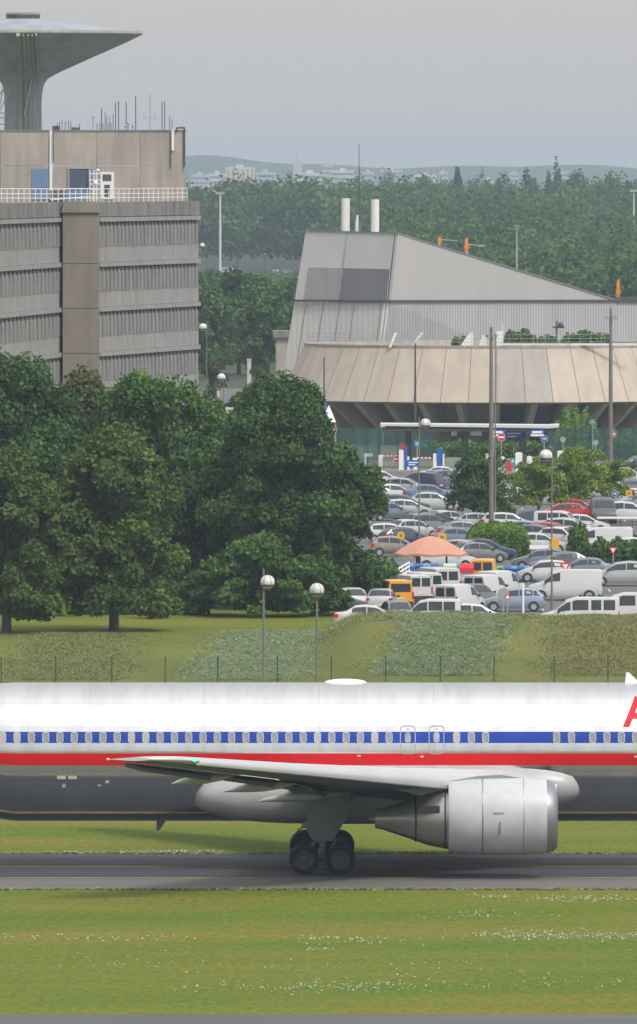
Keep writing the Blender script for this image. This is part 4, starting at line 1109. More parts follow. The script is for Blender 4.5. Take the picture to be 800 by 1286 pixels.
def build_wing(sgn):
    b = MB(); rings = []
    for (y, le, ch, th, z) in SEC:
        loop = UP[::-1] + LO[1:-1]
        rings.append([(le - ch * c, sgn * y, z + th * ch * t) for c, t in loop])
    nU = len(UP)
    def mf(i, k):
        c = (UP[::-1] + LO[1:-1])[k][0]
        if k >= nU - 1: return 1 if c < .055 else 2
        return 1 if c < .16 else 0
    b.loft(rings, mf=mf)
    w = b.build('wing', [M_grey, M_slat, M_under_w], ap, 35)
    b = MB(); rg_ = []                           # drooped leading-edge slats
    for (y, le, ch, th, z) in SEC[2:6] if False else [wing_y(q) for q in (3.6, 8.3, 12, 15.5, 19, 22.4)]:
        H = th * ch * .5
        rg_.append([(le - ch * c, sgn * y, z + H * q) for c, q in ((.135, .90), (.06, .70), (.015, .36), (-.010, -.10), (-.018, -.55), (-.008, -.95), (.02, -1.02), (.05, -.6))])
    b.loft(rg_); b.build('slat', M_slat, w, 40)
    # flap track fairings under the trailing edge
    for y in (5.4, 11.4, 16.6):
        _, le, ch, th, z = wing_y(y)
        b = MB(); xe = le - ch
        L_ = .70 + .035 * (24 - y)
        b.loft([[(xe + dx * L_, sgn * y + .17 * s * math.cos(q), z - .30 - .03 * (24 - y) * .4 + dz + .19 * s * math.sin(q)) for q in [2*PI*j/10 for j in range(10)]] for dx, s, dz in ((1.7,.05,.12),(1.2,.7,.06),(.6,1,0),(0,.9,-.05),(-.5,.5,-.12),(-.8,.06,-.2))])
        b.build('flap_track_fairing', M_fair, w, 50)
    b = MB()                                     # flap and spoiler joints as raised trailing strips
    for ya, yb in ((3.0, 8.0), (8.6, 16.2), (16.8, 22.0)):
        A, B = wing_y(ya), wing_y(yb)
        p = [(A[1] - A[2] * 1.0, sgn * ya, A[4] - .03), (B[1] - B[2] * 1.0, sgn * yb, B[4] - .03)]
        q = [(A[1] - A[2] * .80, sgn * ya, A[4] - .16 - .035 * A[2]), (B[1] - B[2] * .80, sgn * yb, B[4] - .12 - .03 * B[2])]
        d = Vector((0, 0, -.16))
        b.loft([[p[0], Vector(p[0]) + d, Vector(q[0]) + d, q[0]], [p[1], Vector(p[1]) + d, Vector(q[1]) + d, q[1]]])
    b.build('flap', M_under_w, w)
    b = MB(); b.ball((-4.66, sgn * 22.8, 5.36), .085, .07, .07, 10)
    b.build('navigation_light', glow('green_light' if sgn < 0 else 'red_light', (.05,.8,.5) if sgn < 0 else (.9,.05,.03), 1.6), w, 60)
    b = MB(); b.ball((-7.9, sgn * 23.75, 5.43), .07, .06, .05, 8); b.build('tail_lamp', M_pl, w, 60)
    return w
build_wing(-1); build_wing(1)

def build_engine(sgn):
    Y = sgn * 7.9; Yw = PY + Y
    zc = 2.42; fx = lambda px: (px - 400) / F * (PY - 7.9)
    e = empty('engine', (0, Y, zc)); e.parent = ap
    x0, x1 = fx(700), fx(563)
    b = MB()
    prof = [(x1, 1.34), (x1 + .05, 1.375), (x1 + .9, 1.475), (x1 + 2.2, 1.51), (x0 - 1.2, 1.50), (x0 - .42, 1.425)]
    b.lathe([(t, r) for t, r in prof], (0, 0, 0), 'x', 48); b.lathe([(x1, 1.34), (x1 + .01, 1.24), (x1 + 1.0, 1.2)], (0, 0, 0), 'x', 48)
    c = b.build('fan_cowl', M_cowl, e, 40)
    b = MB(); b.lathe([(x0 - .42, 1.428), (x0 - .18, 1.36), (x0 - .03, 1.25), (x0, 1.17), (x0 - .06, 1.09), (x0 - .4, 1.06), (x0 - 1.0, 1.09)], (0, 0, 0), 'x', 48); b.build('intake_lip', M_lip, e, 50)
    b = MB(); b.lathe([(x0 - 1.0, 1.10), (x0 - 1.05, .02)], (0, 0, 0), 'x', 32); b.lathe([(x0 - 1.0, .32), (x0 - .75, .24), (x0 - .5, .03)], (0, 0, 0), 'x', 20); b.build('fan', M_dark, e, 40)
    b = MB()
    for t in (x1 + 1.30, x0 - 1.35):
        b = MB(); b.lathe([(t, 1.497), (t + .012, 1.505), (t + .03, 1.505), (t + .045, 1.499)], (0, 0, 0), 'x', 48); b.build('cowl_joint', M_core, e)
    b = MB(); b.box(x1 + 1.98, x1 + 2.01, -1.525, -1.36, -.62, -.12); b.build('latch', M_core, e)
    b = MB(); b.box(x1 + 1.75, x1 + 2.15, -1.512, -1.44, .18, .24); b.build('warning_stencil', M_stencil, e)
    b = MB()
    xe = fx(471)
    dz = -.10
    b.lathe([(x1 + .3, 1.18), (x1 - .12, 1.16), (x1 - .8, 1.02), (x1 - 1.6, .74), (xe + .3, .42), (xe, .36), (xe + .02, .30), (xe + .6, .28)], (0, 0, dz), 'x', 40)
    cc = b.build('core_cowl', M_core, e, 40)
    b = MB(); b.lathe([(x1 - .10, 1.172), (x1 - .16, 1.168)], (0, 0, dz), 'x', 40); b.lathe([(x1 - 1.25, .90), (x1 - 1.30, .875)], (0, 0, dz), 'x', 40); b.build('core_joint', M_dark, e)
    b = MB(); b.box(x1 - 1.15, x1 - .35, -1.10, -.72, .20, .46); b.build('cooling_vent', M_dark, e)
    b = MB(); b.lathe([(xe + .9, .26), (xe + .3, .2), (xe - .25, .03)], (0, 0, dz), 'x', 20); b.build('exhaust_plug', M_core, e, 50)
    # pylon, up and back under the wing
    b = MB()
    _, le, ch, th, zw_ = wing_y(7.9)
    zr = zw_ - zc
    top = [(le + .15, zr - .02), (le - 2.6, zr - .30), (x1 - 1.9, zr - .42), (x1 - 1.0, .80), (x1 + .3, 1.15), (x0 - 1.9, 1.42), (x0 - 1.3, 1.47), (x0 - 2.2, 1.62), (le + .9, zr + .12)]
    b.prism(top, 'y', -.20, .20); b.build('pylon', M_pyl, e)
    return e
build_engine(-1); build_engine(1)

# main landing gear
def wheel_mesh(b, c, r=.585, w=.40, sg=-1):
    b.lathe([(-w/2, r*.62), (-w/2, r*.86), (-w*.36, r*.97), (-w*.12, r), (w*.12, r), (w*.36, r*.97), (w/2, r*.86), (w/2, r*.62)], c, 'y', 32, 0)
    for s in (-1, 1):
        o = Vector((0, s * w * .5, 0)); c_ = Vector(c)
        b.lathe([(s*w*.5, r*.62), (s*w*.47, r*.56), (s*w*.34, r*.52), (s*w*.32, r*.22), (s*w*.46, r*.20), (s*w*.5, .02)], c, 'y', 24, 1)
        for k in range(8):
            a = 2 * PI * k / 8; q = c_ + Vector((math.cos(a) * r * .37, s * w * .34, math.sin(a) * r * .37))
            b.cyl(q, q + Vector((0, s * .012, 0)), r * .085, n=8, m=2)
def build_gear(sgn):
    Y = sgn * 4.65
    g = empty('main_landing_gear', (.14, Y, 0)); g.parent = ap
    for dx in (-.71, .71):
        for dy in (-.57, .57):
            b = MB(); wheel_mesh(b, (0, 0, 0)); b.build('wheel', [M_tyre, M_hub, M_dark], g, 40, (dx, dy, .585))
    b = MB()
    b.cyl((-.8, 0, .6), (.8, 0, .6), .13, n=12)
    for dx in (-.71, .71): b.cyl((dx, -.6, .585), (dx, .6, .585), .08, n=10)
    b.cyl((.02, 0, .6), (.05, 0, 1.7), .12, n=14); b.cyl((.05, 0, 1.5), (.12, 0, 3.4), .20, n=14)
    b.cyl((.1, 0, 2.0), (1.5, -sgn * .6, 3.3), .09, n=8); b.cyl((.1, 0, 1.9), (-1.0, -sgn * 1.2, 3.2), .09, n=8)
    b.cyl((.3, 0, .8), (.55, 0, 1.35), .05, n=8); b.cyl((.55, 0, 1.35), (.2, 0, 1.7), .05, n=8); b.cyl((-.7, 0, .75), (-.05, 0, 1.5), .045, n=8)
    b.build('strut', M_gear, g, 40)
    b = MB()
    dp = [(-.62, 3.3), (1.15, 3.3), (.98, 2.2), (.52, 1.5), (.40, 1.30), (-.28, 1.28), (-.40, 1.36), (-.62, 1.78), (-.82, 1.82), (-.78, 2.0), (-.56, 2.1)]
    b.prism(dp, 'y', sgn * .30, sgn * .36); b.build('gear_door', M_gear, g)
    b = MB(); b.cyl((-.95, sgn * .2, 1.2), (-.55, sgn * .2, 1.32), .025, n=6); b.cyl((-.98, sgn * .2, 1.0), (-.95, sgn * .2, 1.2), .025, n=6); b.build('brake_hose', M_dark, g)
build_gear(-1); build_gear(1)
# nose gear, tail surfaces
g = empty('nose_landing_gear', (22.9, 0, 0)); g.parent = ap
for dy in (-.3, .3):
    b = MB(); wheel_mesh(b, (0, 0, 0), .47, .34); b.build('wheel', [M_tyre, M_hub, M_dark], g, 40, (0, dy, .47))
b = MB(); b.cyl((0, -.3, .47), (0, .3, .47), .06); b.cyl((0, 0, .47), (.1, 0, 2.2), .11); b.build('strut', M_gear, g)
b = MB(); b.loft([[(x + c_ * (1 - t) , s_, z) for t, s_ in ((0, 0), (.15, th), (.6, th * .8), (1, 0), (.6, -th * .8), (.15, -th))] for x, c_, z, th in ((-26.2, 6.6, 6.4, .3), (-29.5, 2.6, 15.4, .12))]); b.build('tail_fin', M_alu, ap)
for sgn in (-1, 1):
    b = MB(); b.loft([[(x + c_ * (1 - t), sgn * y, z + h) for t, h in ((0, 0), (.15, th), (.6, th * .8), (1, 0), (.6, -th * .8), (.15, -th))] for x, c_, y, z, th in ((-26.0, 5.2, .8, 5.7, .25), (-28.2, 2.0, 9.3, 6.6, .1))]); b.build('tailplane', M_grey, ap)
# ------------------------------------------------------------------ vehicles
CARC = {'white': (.54,.54,.54), 'silver': (.42,.43,.44), 'lsilver': (.54,.55,.56), 'grey': (.20,.21,.22), 'charcoal': (.07,.075,.08), 'black': (.025,.025,.028), 'dblue': (.03,.05,.10), 'blue': (.10,.16,.28), 'lblue': (.26,.34,.44), 'bgrey': (.16,.20,.25), 'red': (.45,.03,.025), 'orange': (.72,.33,.025), 'pgreen': (.45,.50,.46), 'cream': (.66,.63,.55), 'bronze': (.30,.27,.23)}
CARM = {k: pm('car_paint_' + k, c, .3, metal=.35 if k in ('silver', 'lsilver', 'grey', 'bgrey', 'lblue', 'bronze') else 0, var=.05, scale=1, coat=.4) for k, c in CARC.items()}
M_cg = pm('car_glass', (.035,.042,.05), .06, var=.2, scale=.8)
M_trim = pm('black_bumper_plastic', (.03,.03,.032), .7, var=.1)
M_tail = pm('tail_light_red', (.48,.02,.02), .25, var=.05)
M_head = pm('headlight_glass', (.62,.64,.66), .15, var=.05)
M_plate = pm('number_plate', (.62,.60,.45), .5, var=.05)
M_rim = pm('alloy_rim', (.42,.42,.43), .4, metal=.5, var=.1)
# station: x, z low, z belt, z top, width factor, roof-edge factor (None = no cabin)
TYPES = {
 'hatch': dict(W=1.70, st=[(0,.32,.58,.60,.80,0),(.14,.20,.70,.72,.93,0),(.95,.19,.88,.95,1,0),(1.75,.19,.92,1.40,1,.77),(2.5,.19,.94,1.48,1,.78),(3.35,.19,.97,1.42,1,.76),(3.86,.22,.98,1.02,.96,0),(4.0,.34,.70,.72,.86,0)], ws=(2,3), rw=(5,6), side=[(1.25,2.30),(2.36,3.18),(3.24,3.60)], wh=(.74,3.24), tl=(3.87,.84)),
 'supermini': dict(W=1.64, st=[(0,.32,.58,.60,.80,0),(.12,.20,.70,.72,.93,0),(.78,.19,.88,.95,1,0),(1.5,.19,.92,1.40,1,.77),(2.2,.19,.94,1.47,1,.78),(3.05,.19,.98,1.40,1,.76),(3.5,.22,.98,1.03,.96,0),(3.66,.34,.70,.72,.86,0)], ws=(2,3), rw=(5,6), side=[(1.06,2.25),(2.32,3.10)], wh=(.66,3.0), tl=(3.52,.84)),
 'sedan': dict(W=1.74, st=[(0,.32,.58,.60,.80,0),(.16,.20,.68,.70,.93,0),(1.15,.19,.86,.93,1,0),(1.95,.19,.90,1.36,1,.76),(2.6,.19,.92,1.43,1,.77),(3.2,.19,.94,1.38,1,.75),(3.85,.19,.96,1.02,1,0),(4.4,.24,.90,.95,.94,0),(4.5,.36,.68,.7,.86,0)], ws=(2,3), rw=(5,6), side=[(1.45,2.48),(2.54,3.4)], wh=(.82,3.5), tl=(4.38,.80)),
 'estate': dict(W=1.74, st=[(0,.32,.58,.60,.80,0),(.16,.20,.68,.70,.93,0),(1.1,.19,.87,.94,1,0),(1.9,.19,.91,1.40,1,.76),(2.7,.19,.93,1.48,1,.78),(3.95,.19,.97,1.44,1,.76),(4.36,.22,.98,1.05,.97,0),(4.5,.34,.70,.72,.88,0)], ws=(2,3), rw=(5,6), side=[(1.40,2.45),(2.51,3.35),(3.41,4.05)], wh=(.82,3.55), tl=(4.37,.86)),
 'mpv': dict(W=1.80, st=[(0,.32,.62,.64,.80,0),(.14,.20,.76,.78,.93,0),(.85,.19,.96,1.02,1,0),(1.75,.19,1.0,1.55,1,.78),(2.6,.19,1.02,1.65,1,.79),(3.75,.19,1.05,1.58,1,.77),(4.15,.22,1.06,1.12,.96,0),(4.3,.34,.72,.74,.88,0)], ws=(2,3), rw=(5,6), side=[(1.15,2.40),(2.46,3.40),(3.46,3.9)], wh=(.80,3.50), tl=(4.17,.92)),
 'small_van': dict(W=1.72, st=[(0,.32,.62,.66,.82,0),(.14,.20,.78,.82,.94,0),(.95,.19,.98,1.08,1,0),(1.55,.19,1.04,1.70,1,.80),(2.1,.19,1.06,1.82,1,.82),(3.9,.19,1.06,1.80,1,.82),(4.05,.24,1.06,1.74,.98,.80)], ws=(2,3), rw=None, rear=[(-.66,-.06,1.08,1.62),(.06,.66,1.08,1.62)], side=[(1.15,2.05)], wh=(.74,3.42), tl=(4.05,.85)),
 'small_van_windows': dict(W=1.72, st=[(0,.32,.62,.66,.82,0),(.14,.20,.78,.82,.94,0),(.95,.19,.98,1.08,1,0),(1.55,.19,1.04,1.70,1,.80),(2.1,.19,1.06,1.82,1,.82),(3.9,.19,1.06,1.80,1,.82),(4.05,.24,1.06,1.74,.98,.80)], ws=(2,3), rw=None, rear=[(-.64,.64,1.08,1.60)], side=[(1.15,2.05),(2.13,2.95),(3.03,3.72)], wh=(.74,3.42), tl=(4.05,.85)),
 'van': dict(W=1.95, st=[(0,.32,.72,.76,.82,0),(.14,.22,.90,.94,.95,0),(.85,.20,1.08,1.16,1,0),(1.6,.20,1.16,1.80,1,.84),(2.2,.20,1.18,1.98,1,.86),(4.6,.20,1.18,1.97,1,.86),(4.8,.26,1.18,1.92,.985,.85)], ws=(2,3), rw=None, rear=[(-.72,-.06,1.2,1.76),(.06,.72,1.2,1.76)], side=[(1.1,2.1)], wh=(.85,3.95), tl=(4.8,.95)),
 'minibus': dict(W=1.95, st=[(0,.32,.72,.76,.82,0),(.14,.22,.90,.94,.95,0),(.85,.20,1.06,1.14,1,0),(1.65,.20,1.12,1.80,1,.84),(2.25,.20,1.14,1.98,1,.86),(4.6,.20,1.14,1.97,1,.86),(4.8,.26,1.14,1.92,.985,.85)], ws=(2,3), rw=None, rear=[(-.72,.72,1.16,1.76)], side=[(1.1,1.88),(2.0,2.95),(3.12,3.72),(3.86,4.55)], wh=(.85,3.95), tl=(4.8,.95)),
 'large_van': dict(W=2.0, st=[(0,.34,.74,.80,.82,0),(.12,.24,.95,1.0,.95,0),(.75,.22,1.18,1.26,1,0),(1.5,.22,1.24,1.95,1,.86),(2.0,.22,1.26,2.16,1,.9),(3.0,.22,1.26,2.24,1,.9),(5.0,.22,1.26,2.22,1,.9),(5.3,.28,1.26,2.12,.985,.88)], ws=(2,3), rw=None, rear=[(-.72,-.06,1.3,1.9),(.06,.72,1.3,1.9)], side=[(1.0,1.9)], wh=(.85,4.25), tl=(5.3,1.0)),
}
def build_car(ty):
    d = TYPES[ty]; W = d['W'] / 2; st = d['st']; L_ = st[-1][0]; cx = L_ / 2
    t = empty('car')
    def sec(s):
        x, zl, zb, zt, w, e = s
        ex = W * w * (e if e else .90); zr = zt - (.05 if e else .03)
        half = [(W*w*.90, zl), (W*w, zl + .16), (W*w*1.0, (zl+zb)/2 + .05), (W*w*.975, zb), (ex, zr), (ex * .80, zt), (0, zt + .015)]
        return [(cx - x, -y, z) for y, z in half] + [(cx - x, y, z) for y, z in half[-2::-1]]
    rings = [sec(s) for s in st]
    b = MB(); b.loft(rings, mf=lambda i, k: 1 if k in (12, 0, 11) and False else 0)
    body = b.build('body', [CARM['white']], t, 38)
    def at(x):
        for i in range(len(st) - 1):
            if st[i][0] <= x <= st[i+1][0]:
                u = (x - st[i][0]) / (st[i+1][0] - st[i][0])
                return [Vector(p).lerp(Vector(q), u) for p, q in zip(rings[i], rings[i+1])]
        return [Vector(p) for p in rings[-1]]
    def side_pt(x, v, sg):
        r = at(x); a, c = (r[3], r[4]) if sg < 0 else (r[9], r[8])
        p = a.lerp(c, v); return p + Vector((0, sg * .010, .006))
    for sg in (-1, 1):
        for (xa, xb) in d['side']:
            b = MB(); xs = sorted(set([xa, xb] + [s[0] for s in st if xa < s[0] < xb]))
            for u0, u1 in zip(xs, xs[1:]):
                b.poly([side_pt(u0, .10, sg), side_pt(u1, .10, sg), side_pt(u1, .86, sg), side_pt(u0, .86, sg)])
            b.build('side_window', M_cg, t)
    def top_pane(i, j, name, u0=.10, u1=.93):
        A = [Vector(p) for p in rings[i]]; B = [Vector(p) for p in rings[j]]
        n = (B[6] - A[6]).cross(Vector((0, 1, 0))).normalized(); n = n if n.z > 0 else -n
        b = MB()
        for k in (4, 5, 6, 7):
            def q(kk, u): 
                p = A[kk].lerp(B[kk], u); p.y *= .93; return p + n * .013
            b.poly([q(k, u0), q(k + 1, u0), q(k + 1, u1), q(k, u1)])
        b.build(name, M_cg, t)
    top_pane(*d['ws'], 'windscreen')
    if d['rw']: top_pane(*d['rw'], 'rear_window', .08, .88)
    xr = cx - L_
    for r in d.get('rear', []):
        b = MB(); b.poly([(xr - .012, r[0], r[2]), (xr - .012, r[1], r[2]), (xr - .010, r[1] * .96, r[3]), (xr - .010, r[0] * .96, r[3])]); b.build('rear_window', M_cg, t)
    for wxx in d['wh']:
        for sg in (-1, 1):
            b = MB(); r = .30 if d['W'] < 1.9 else .33; y0 = sg * (W - .11)
            for m_, rr, yy in ((0, r, (y0 - .09, y0 + .09)),):
                b.cyl((0, y0 - .10, 0), (0, y0 + .10 + (.01 if sg > 0 else 0), 0), r, n=16, m=0)
            b.cyl((0, y0 + sg * .09, 0), (0, y0 + sg * .125, 0), r * .62, n=12, m=1)
            b.build('wheel', [M_tyre, M_rim], t, 40, (cx - wxx, 0, r))
    b = MB()                                     # wheel arch linings
    for wxx in d['wh']:
        for sg in (-1, 1):
            r = .36 if d['W'] < 1.9 else .39; pts = [(cx - wxx + r * math.cos(a), .30 + r * math.sin(a)) for a in [R(-20 + 220 * k / 12) for k in range(13)]]
            b.poly([(p, sg * (W + .006), max(.19, q)) for p, q in pts])
    b.build('wheel_arch', M_trim, t)
    x, tz = d['tl']
    r = at(min(x, L_ - .02))
    for sg in (-1, 1):
        b = MB()
        if d['rw']:
            yo = abs(r[3].y)
            b.box(cx - x - .10, cx - x + .16, sg * yo - .05, sg * yo + .015 * sg, tz - .14, tz + .10)
            b.box(cx - x - .10, cx - x - .04, sg * (yo - .18), sg * yo, tz - .14, tz + .10)
        else: b.box(xr - .015, xr + .05, sg * (W * .985 - .13), sg * (W * .985 - .005), tz - .22, tz + .22)
        b.build('tail_light', M_tail, t)
        b = MB(); s1 = st[1]; z = s1[2] - .05; yo = W * s1[4]
        b.poly([(cx - .05, sg * (yo * .90 - .33), z - .16), (cx - .10, sg * (yo * .97), z - .14), (cx - .34, sg * (yo + .03), z + .05), (cx - .13, sg * (yo - .38), z + .03)])
        for v in b.v: v.x += .035
        b.build('headlight', M_head, t)
        b = MB(); s2 = st[d['ws'][0]]; xm = cx - s2[0] - .32; b.box(xm - .06, xm + .06, sg * (W + .02), sg * (W + .17), s2[2] + .02, s2[2] + .16); b.build('mirror', M_trim, t)
    b = MB(); b.box(xr - .02, xr + .03, -.26, .26, .46 if d['rw'] else .62, .57 if d['rw'] else .73); b.build('number_plate', M_plate, t)
    if not d['rw']:
        b = MB(); b.box(xr - .05, xr + .06, -W * .93, W * .93, .26, .48); b.build('bumper', M_trim, t)
    return t
PROTO = {}
NAMEOF = {'hatch': ('hatchback', 'car'), 'supermini': ('hatchback', 'car'), 'sedan': ('saloon_car', 'car'), 'estate': ('estate_car', 'car'), 'mpv': ('people_carrier', 'car'), 'small_van': ('small_van', 'van'), 'small_van_windows': ('small_van', 'van'), 'van': ('panel_van', 'van'), 'minibus': ('minibus', 'minibus'), 'large_van': ('large_van', 'van')}
FOOT = []
def car(ty, col, px, py, deg, label, Y=None, group='vehicles parked in the car park'):
    Y = Y or gy(py)
    if ty not in PROTO: t = PROTO[ty] = build_car(ty)
    else: t = copy_tree(PROTO[ty])
    t.name = NAMEOF[ty][0]
    t.location = (wx(px, Y), Y, .02); t.rotation_euler = (0, 0, R(deg))
    tag(t, label, NAMEOF[ty][1], group)
    for k in kids(t):
        if k.name.split('.')[0] == 'body':
            k.material_slots[0].link = 'OBJECT'; k.material_slots[0].material = CARM[col]
    FOOT.append((label, t.location.x, Y, R(deg), TYPES[ty]['st'][-1][0], TYPES[ty]['W']))
    return t
for k in TYPES: pass
VEH = [
 # back rows, left of the dark round tree
 ('estate','lsilver',478,612,0,'pale silver estate car side-on in the backmost row, beside the white T-shaped height post'),
 ('estate','white',462,618,8,'white estate car at the tree edge, second row from the toll gates'),
 ('hatch','silver',510,622,-12,'silver hatchback behind the white one with a black rear pillar, far car park corner'),
 ('supermini','white',494,630,14,'small white hatchback angled by the tree edge with its red tail light showing'),
 ('mpv','dblue',527,617,150,'dark blue people carrier with red rear lights behind the dark lamp pole'),
 ('mpv','bgrey',546,614,215,'blue grey people carrier facing the viewer between lamp pole and dark round tree'),
 ('sedan','lsilver',558,606,0,'silver saloon behind the blue grey people carrier, half hidden by the dark round tree'),
 ('sedan','blue',541,630,0,'blue saloon just right of the dark lamp pole, one row before the blue carrier'),
 ('hatch','pgreen',545,641,5,'pale green hatchback side-on between lamp pole and dark round tree'),
 ('estate','charcoal',505,644,0,'charcoal estate car crossing behind the dark lamp pole'),
 ('hatch','bgrey',487,654,32,'dark blue grey hatchback showing one red tail light, deep in tree shade'),
 ('hatch','silver',511,650,10,'silver hatchback in front of the charcoal estate'),
 ('hatch','lsilver',563,665,38,'rightmost car of the slanting silver row before the dark round tree, red light showing'),
 ('hatch','charcoal',549,668,38,'charcoal hatchback second from the end of the slanting row by the dark round tree'),
 ('mpv','grey',535,672,38,'dark grey people carrier in the middle of the slanting row behind the canopy'),
 ('hatch','lsilver',518,677,36,'silver hatchback at the lamp pole, first of the slanting row behind the canopy'),
 ('supermini','dblue',508,687,20,'dark blue hatchback beside the yellow disc sign at the tree edge'),
 ('supermini','white',490,682,0,'white hatchback peeping from the big tree left of the yellow disc sign'),
 ('sedan','grey',584,678,8,'grey saloon in front of the white concrete blocks, left of the clipped bush'),
 ('sedan','bgrey',578,687,0,'blue grey saloon at the canopy peak, left of the clipped bush'),
 ('hatch','silver',605,668,4,'silver hatchback roof just behind the left half of the clipped bush'),
 # right of it
 ('estate','lsilver',786,608,0,'silver estate car with blue tinted side windows at the picture edge by the far road'),
 ('hatch','black',802,592,195,'black hatchback on the road at the picture edge above the silver estate'),
 ('mpv','dblue',812,606,180,'dark blue people carrier cut by the picture edge beside the silver estate'),
 ('hatch','white',788,636,165,'white hatchback with red tail light behind the blue round sign'),
 ('hatch','lblue',806,641,180,'light blue hatchback cut by the picture edge behind the white people carrier'),
 ('mpv','white',788,656,0,'white people carrier side-on beyond the white rail road'),
 ('mpv','red',724,652,0,'long red people carrier under the pale spreading tree'),
 ('hatch','red',705,655,180,'red hatchback at the left end of the red pair under the tree'),
 ('van','charcoal',757,657,-88,'charcoal van front-on between the red carrier and the white people carrier'),
 ('small_van_windows','white',706,672,-14,'white small windowed van facing right, beside the thin lamp pole under the tree'),
 ('hatch','lsilver',733,670,0,'light silver hatchback in front of the red carrier with a dark wheel below'),
 ('mpv','lsilver',716,678,-16,'silver people carrier in front of the white small van under the tree'),
 ('estate','white',638,668,6,'long white estate car just above the middle of the clipped bush'),
 ('sedan','dblue',664,664,180,'dark blue saloon with red tail light under the trunk of the pale tree'),
 ('hatch','lblue',668,679,-20,'light blue hatchback at the right end of the clipped bush, backmost'),
 ('hatch','bgrey',679,684,-22,'blue grey hatchback second in the slanting row right of the clipped bush'),
 ('hatch','red',694,681,-26,'red hatchback in the slanting row below the pale tree trunk'),
 ('supermini','white',706,687,-30,'small white hatchback closing the slanting row at the yellow box on the lamp pole'),
 ('hatch','lsilver',679,695,0,'light silver hatchback lowest of the slanting row, behind the flat pale sign'),
 ('hatch','lsilver',655,634,0,'silver hatchback seen through gaps in the pale green tree'),
 ('hatch','white',690,634,0,'white hatchback seen through the leaves right of the pale tree trunk'),
 ('sedan','white',704,606,0,'white saloon just over the crown of the pale green tree'),
 ('sedan','white',740,603,180,'white saloon over the crown of the pale spreading tree'),
 ('hatch','lsilver',757,627,180,'silver hatchback seen through the spreading tree by the far mast'),
 # row in front of the clipped bush and under the canopy
 ('hatch','lsilver',627,699,-16,'silver hatchback facing right, nearest the clipped bush base'),
 ('hatch','dblue',613,703,-10,'dark blue hatchback tucked behind the silver one at the clipped bush'),
 ('hatch','grey',601,707,28,'grey hatchback with a big red tail light before the clipped bush'),
 ('hatch','silver',586,704,-18,'silver hatchback at the tip of the salmon canopy'),
 ('mpv','white',560,715,0,'white people carrier side-on beneath the salmon canopy'),
 ('supermini','bronze',497,699,0,'bronze hatchback left of the salmon canopy edge'),
 # behind the hedge
 ('van','white',752,697,180,'white van roof behind the dark hedge left of the yield sign'),
 ('hatch','white',784,701,180,'white hatchback with red tail light behind the dark hedge and yield sign'),
 ('hatch','white',812,704,180,'white hatchback cut by the picture edge behind the dark hedge'),
 ('hatch','bgrey',679,716,178,'blue grey hatchback behind the blue bins at the front yield sign'),
 ('sedan','charcoal',706,719,190,'charcoal saloon directly behind the front yield sign'),
 ('mpv','silver',781,736,180,'silver grey people carrier facing left alone at the picture edge, two wheels visible'),
 ('sedan','bgrey',733,727,180,'blue grey saloon roof showing over the big white panel van'),
 ('van','white',709,754,180,'big white panel van facing left with long plain sides behind the lamp pole'),
 ('supermini','white',684,731,180,'small white hatchback behind the nose of the big white panel van'),
 ('hatch','lblue',645,768,180,'light blue hatchback side-on facing left beside the grey round sign back'),
 ('minibus','white',727,0,180,'front white minibus facing left with four side windows at the grass edge'),
 ('minibus','white',786,0,180,'white minibus behind the front one, cut by the picture edge'),
 # rank of vans at the left
 ('small_van_windows','orange',496,764,100,'orange van seen from behind with one wide rear window'),
 ('hatch','silver',480,769,84,'silver hatchback seen from behind beside the orange van with wide window'),
 ('small_van','white',511,757,116,'white van seen from behind right next to the wide-windowed orange van'),
 ('small_van','white',525,754,116,'white van in the middle of the three behind the orange van'),
 ('van','white',543,751,114,'tallest white van of the rank, before the pale green container'),
 ('small_van','orange',609,736,84,'orange van with twin rear windows between red container and blue bins'),
 ('small_van','white',578,770,62,'white van with twin rear windows in the front middle of the rank'),
 ('small_van','white',613,757,62,'white van with twin rear windows just left of the light blue hatchback'),
 ('small_van','white',630,752,62,'white van at the end of the rank, open sided, before the blue bins'),
 ('hatch','charcoal',598,763,-66,'charcoal hatchback facing the viewer between two white twin-windowed vans'),
 ('estate','lsilver',596,0,5,'long silver estate car roof along the flower meadow edge'),
 ('small_van_windows','white',537,0,176,'white windowed van sunk behind the flower meadow edge'),
 ('hatch','grey',500,0,-80,'grey hatchback facing the viewer in front of the orange van'),
 ('supermini','white',443,768,-76,'white hatchback under the lower dark tree at the grass edge'),
 ('hatch','charcoal',423,771,0,'charcoal hatchback deepest under the lower dark tree'),
 ('sedan','white',466,0,0,'white saloon roof just above the mown grass left of the silver hatchback'),
]
EXY = {'front white minibus': 703.5, 'white minibus behind': 711.0, 'long silver estate': 707.5, 'white windowed van sunk': 705, 'grey hatchback facing the viewer in front': 711, 'white saloon roof just': 706}
for ty, col, px, py, deg, lab_ in VEH:
    Y = None
    if py == 0:
        Y = [v for k, v in EXY.items() if lab_.startswith(k)][0]
    car(ty, col, px, py, deg, lab_, Y)
far = 'vehicles on the roads beyond the car park'
car('small_van','cream',282,0,185,'cream van low between the buildings beside the olive shrub',1275,far)
car('hatch','white',265,0,0,'white hatchback beside the cream van between the buildings',1290,far)
car('estate','silver',351,0,200,'silver estate car parked at the foot of the beige annex',1466,far)
car('hatch','white',330,0,0,'white hatchback on the asphalt between the sparse trees and the annex',1405,far)
car('minibus','white',290,0,0,'white minibus alone on the distant motorway beside the high mast',3098,far)
car('hatch','lsilver',343,0,180,'silver hatchback on the distant motorway left of the blue road sign',3094,far)
car('sedan','grey',362,0,0,'grey saloon on the distant motorway by the metal hall edge',3112,far)
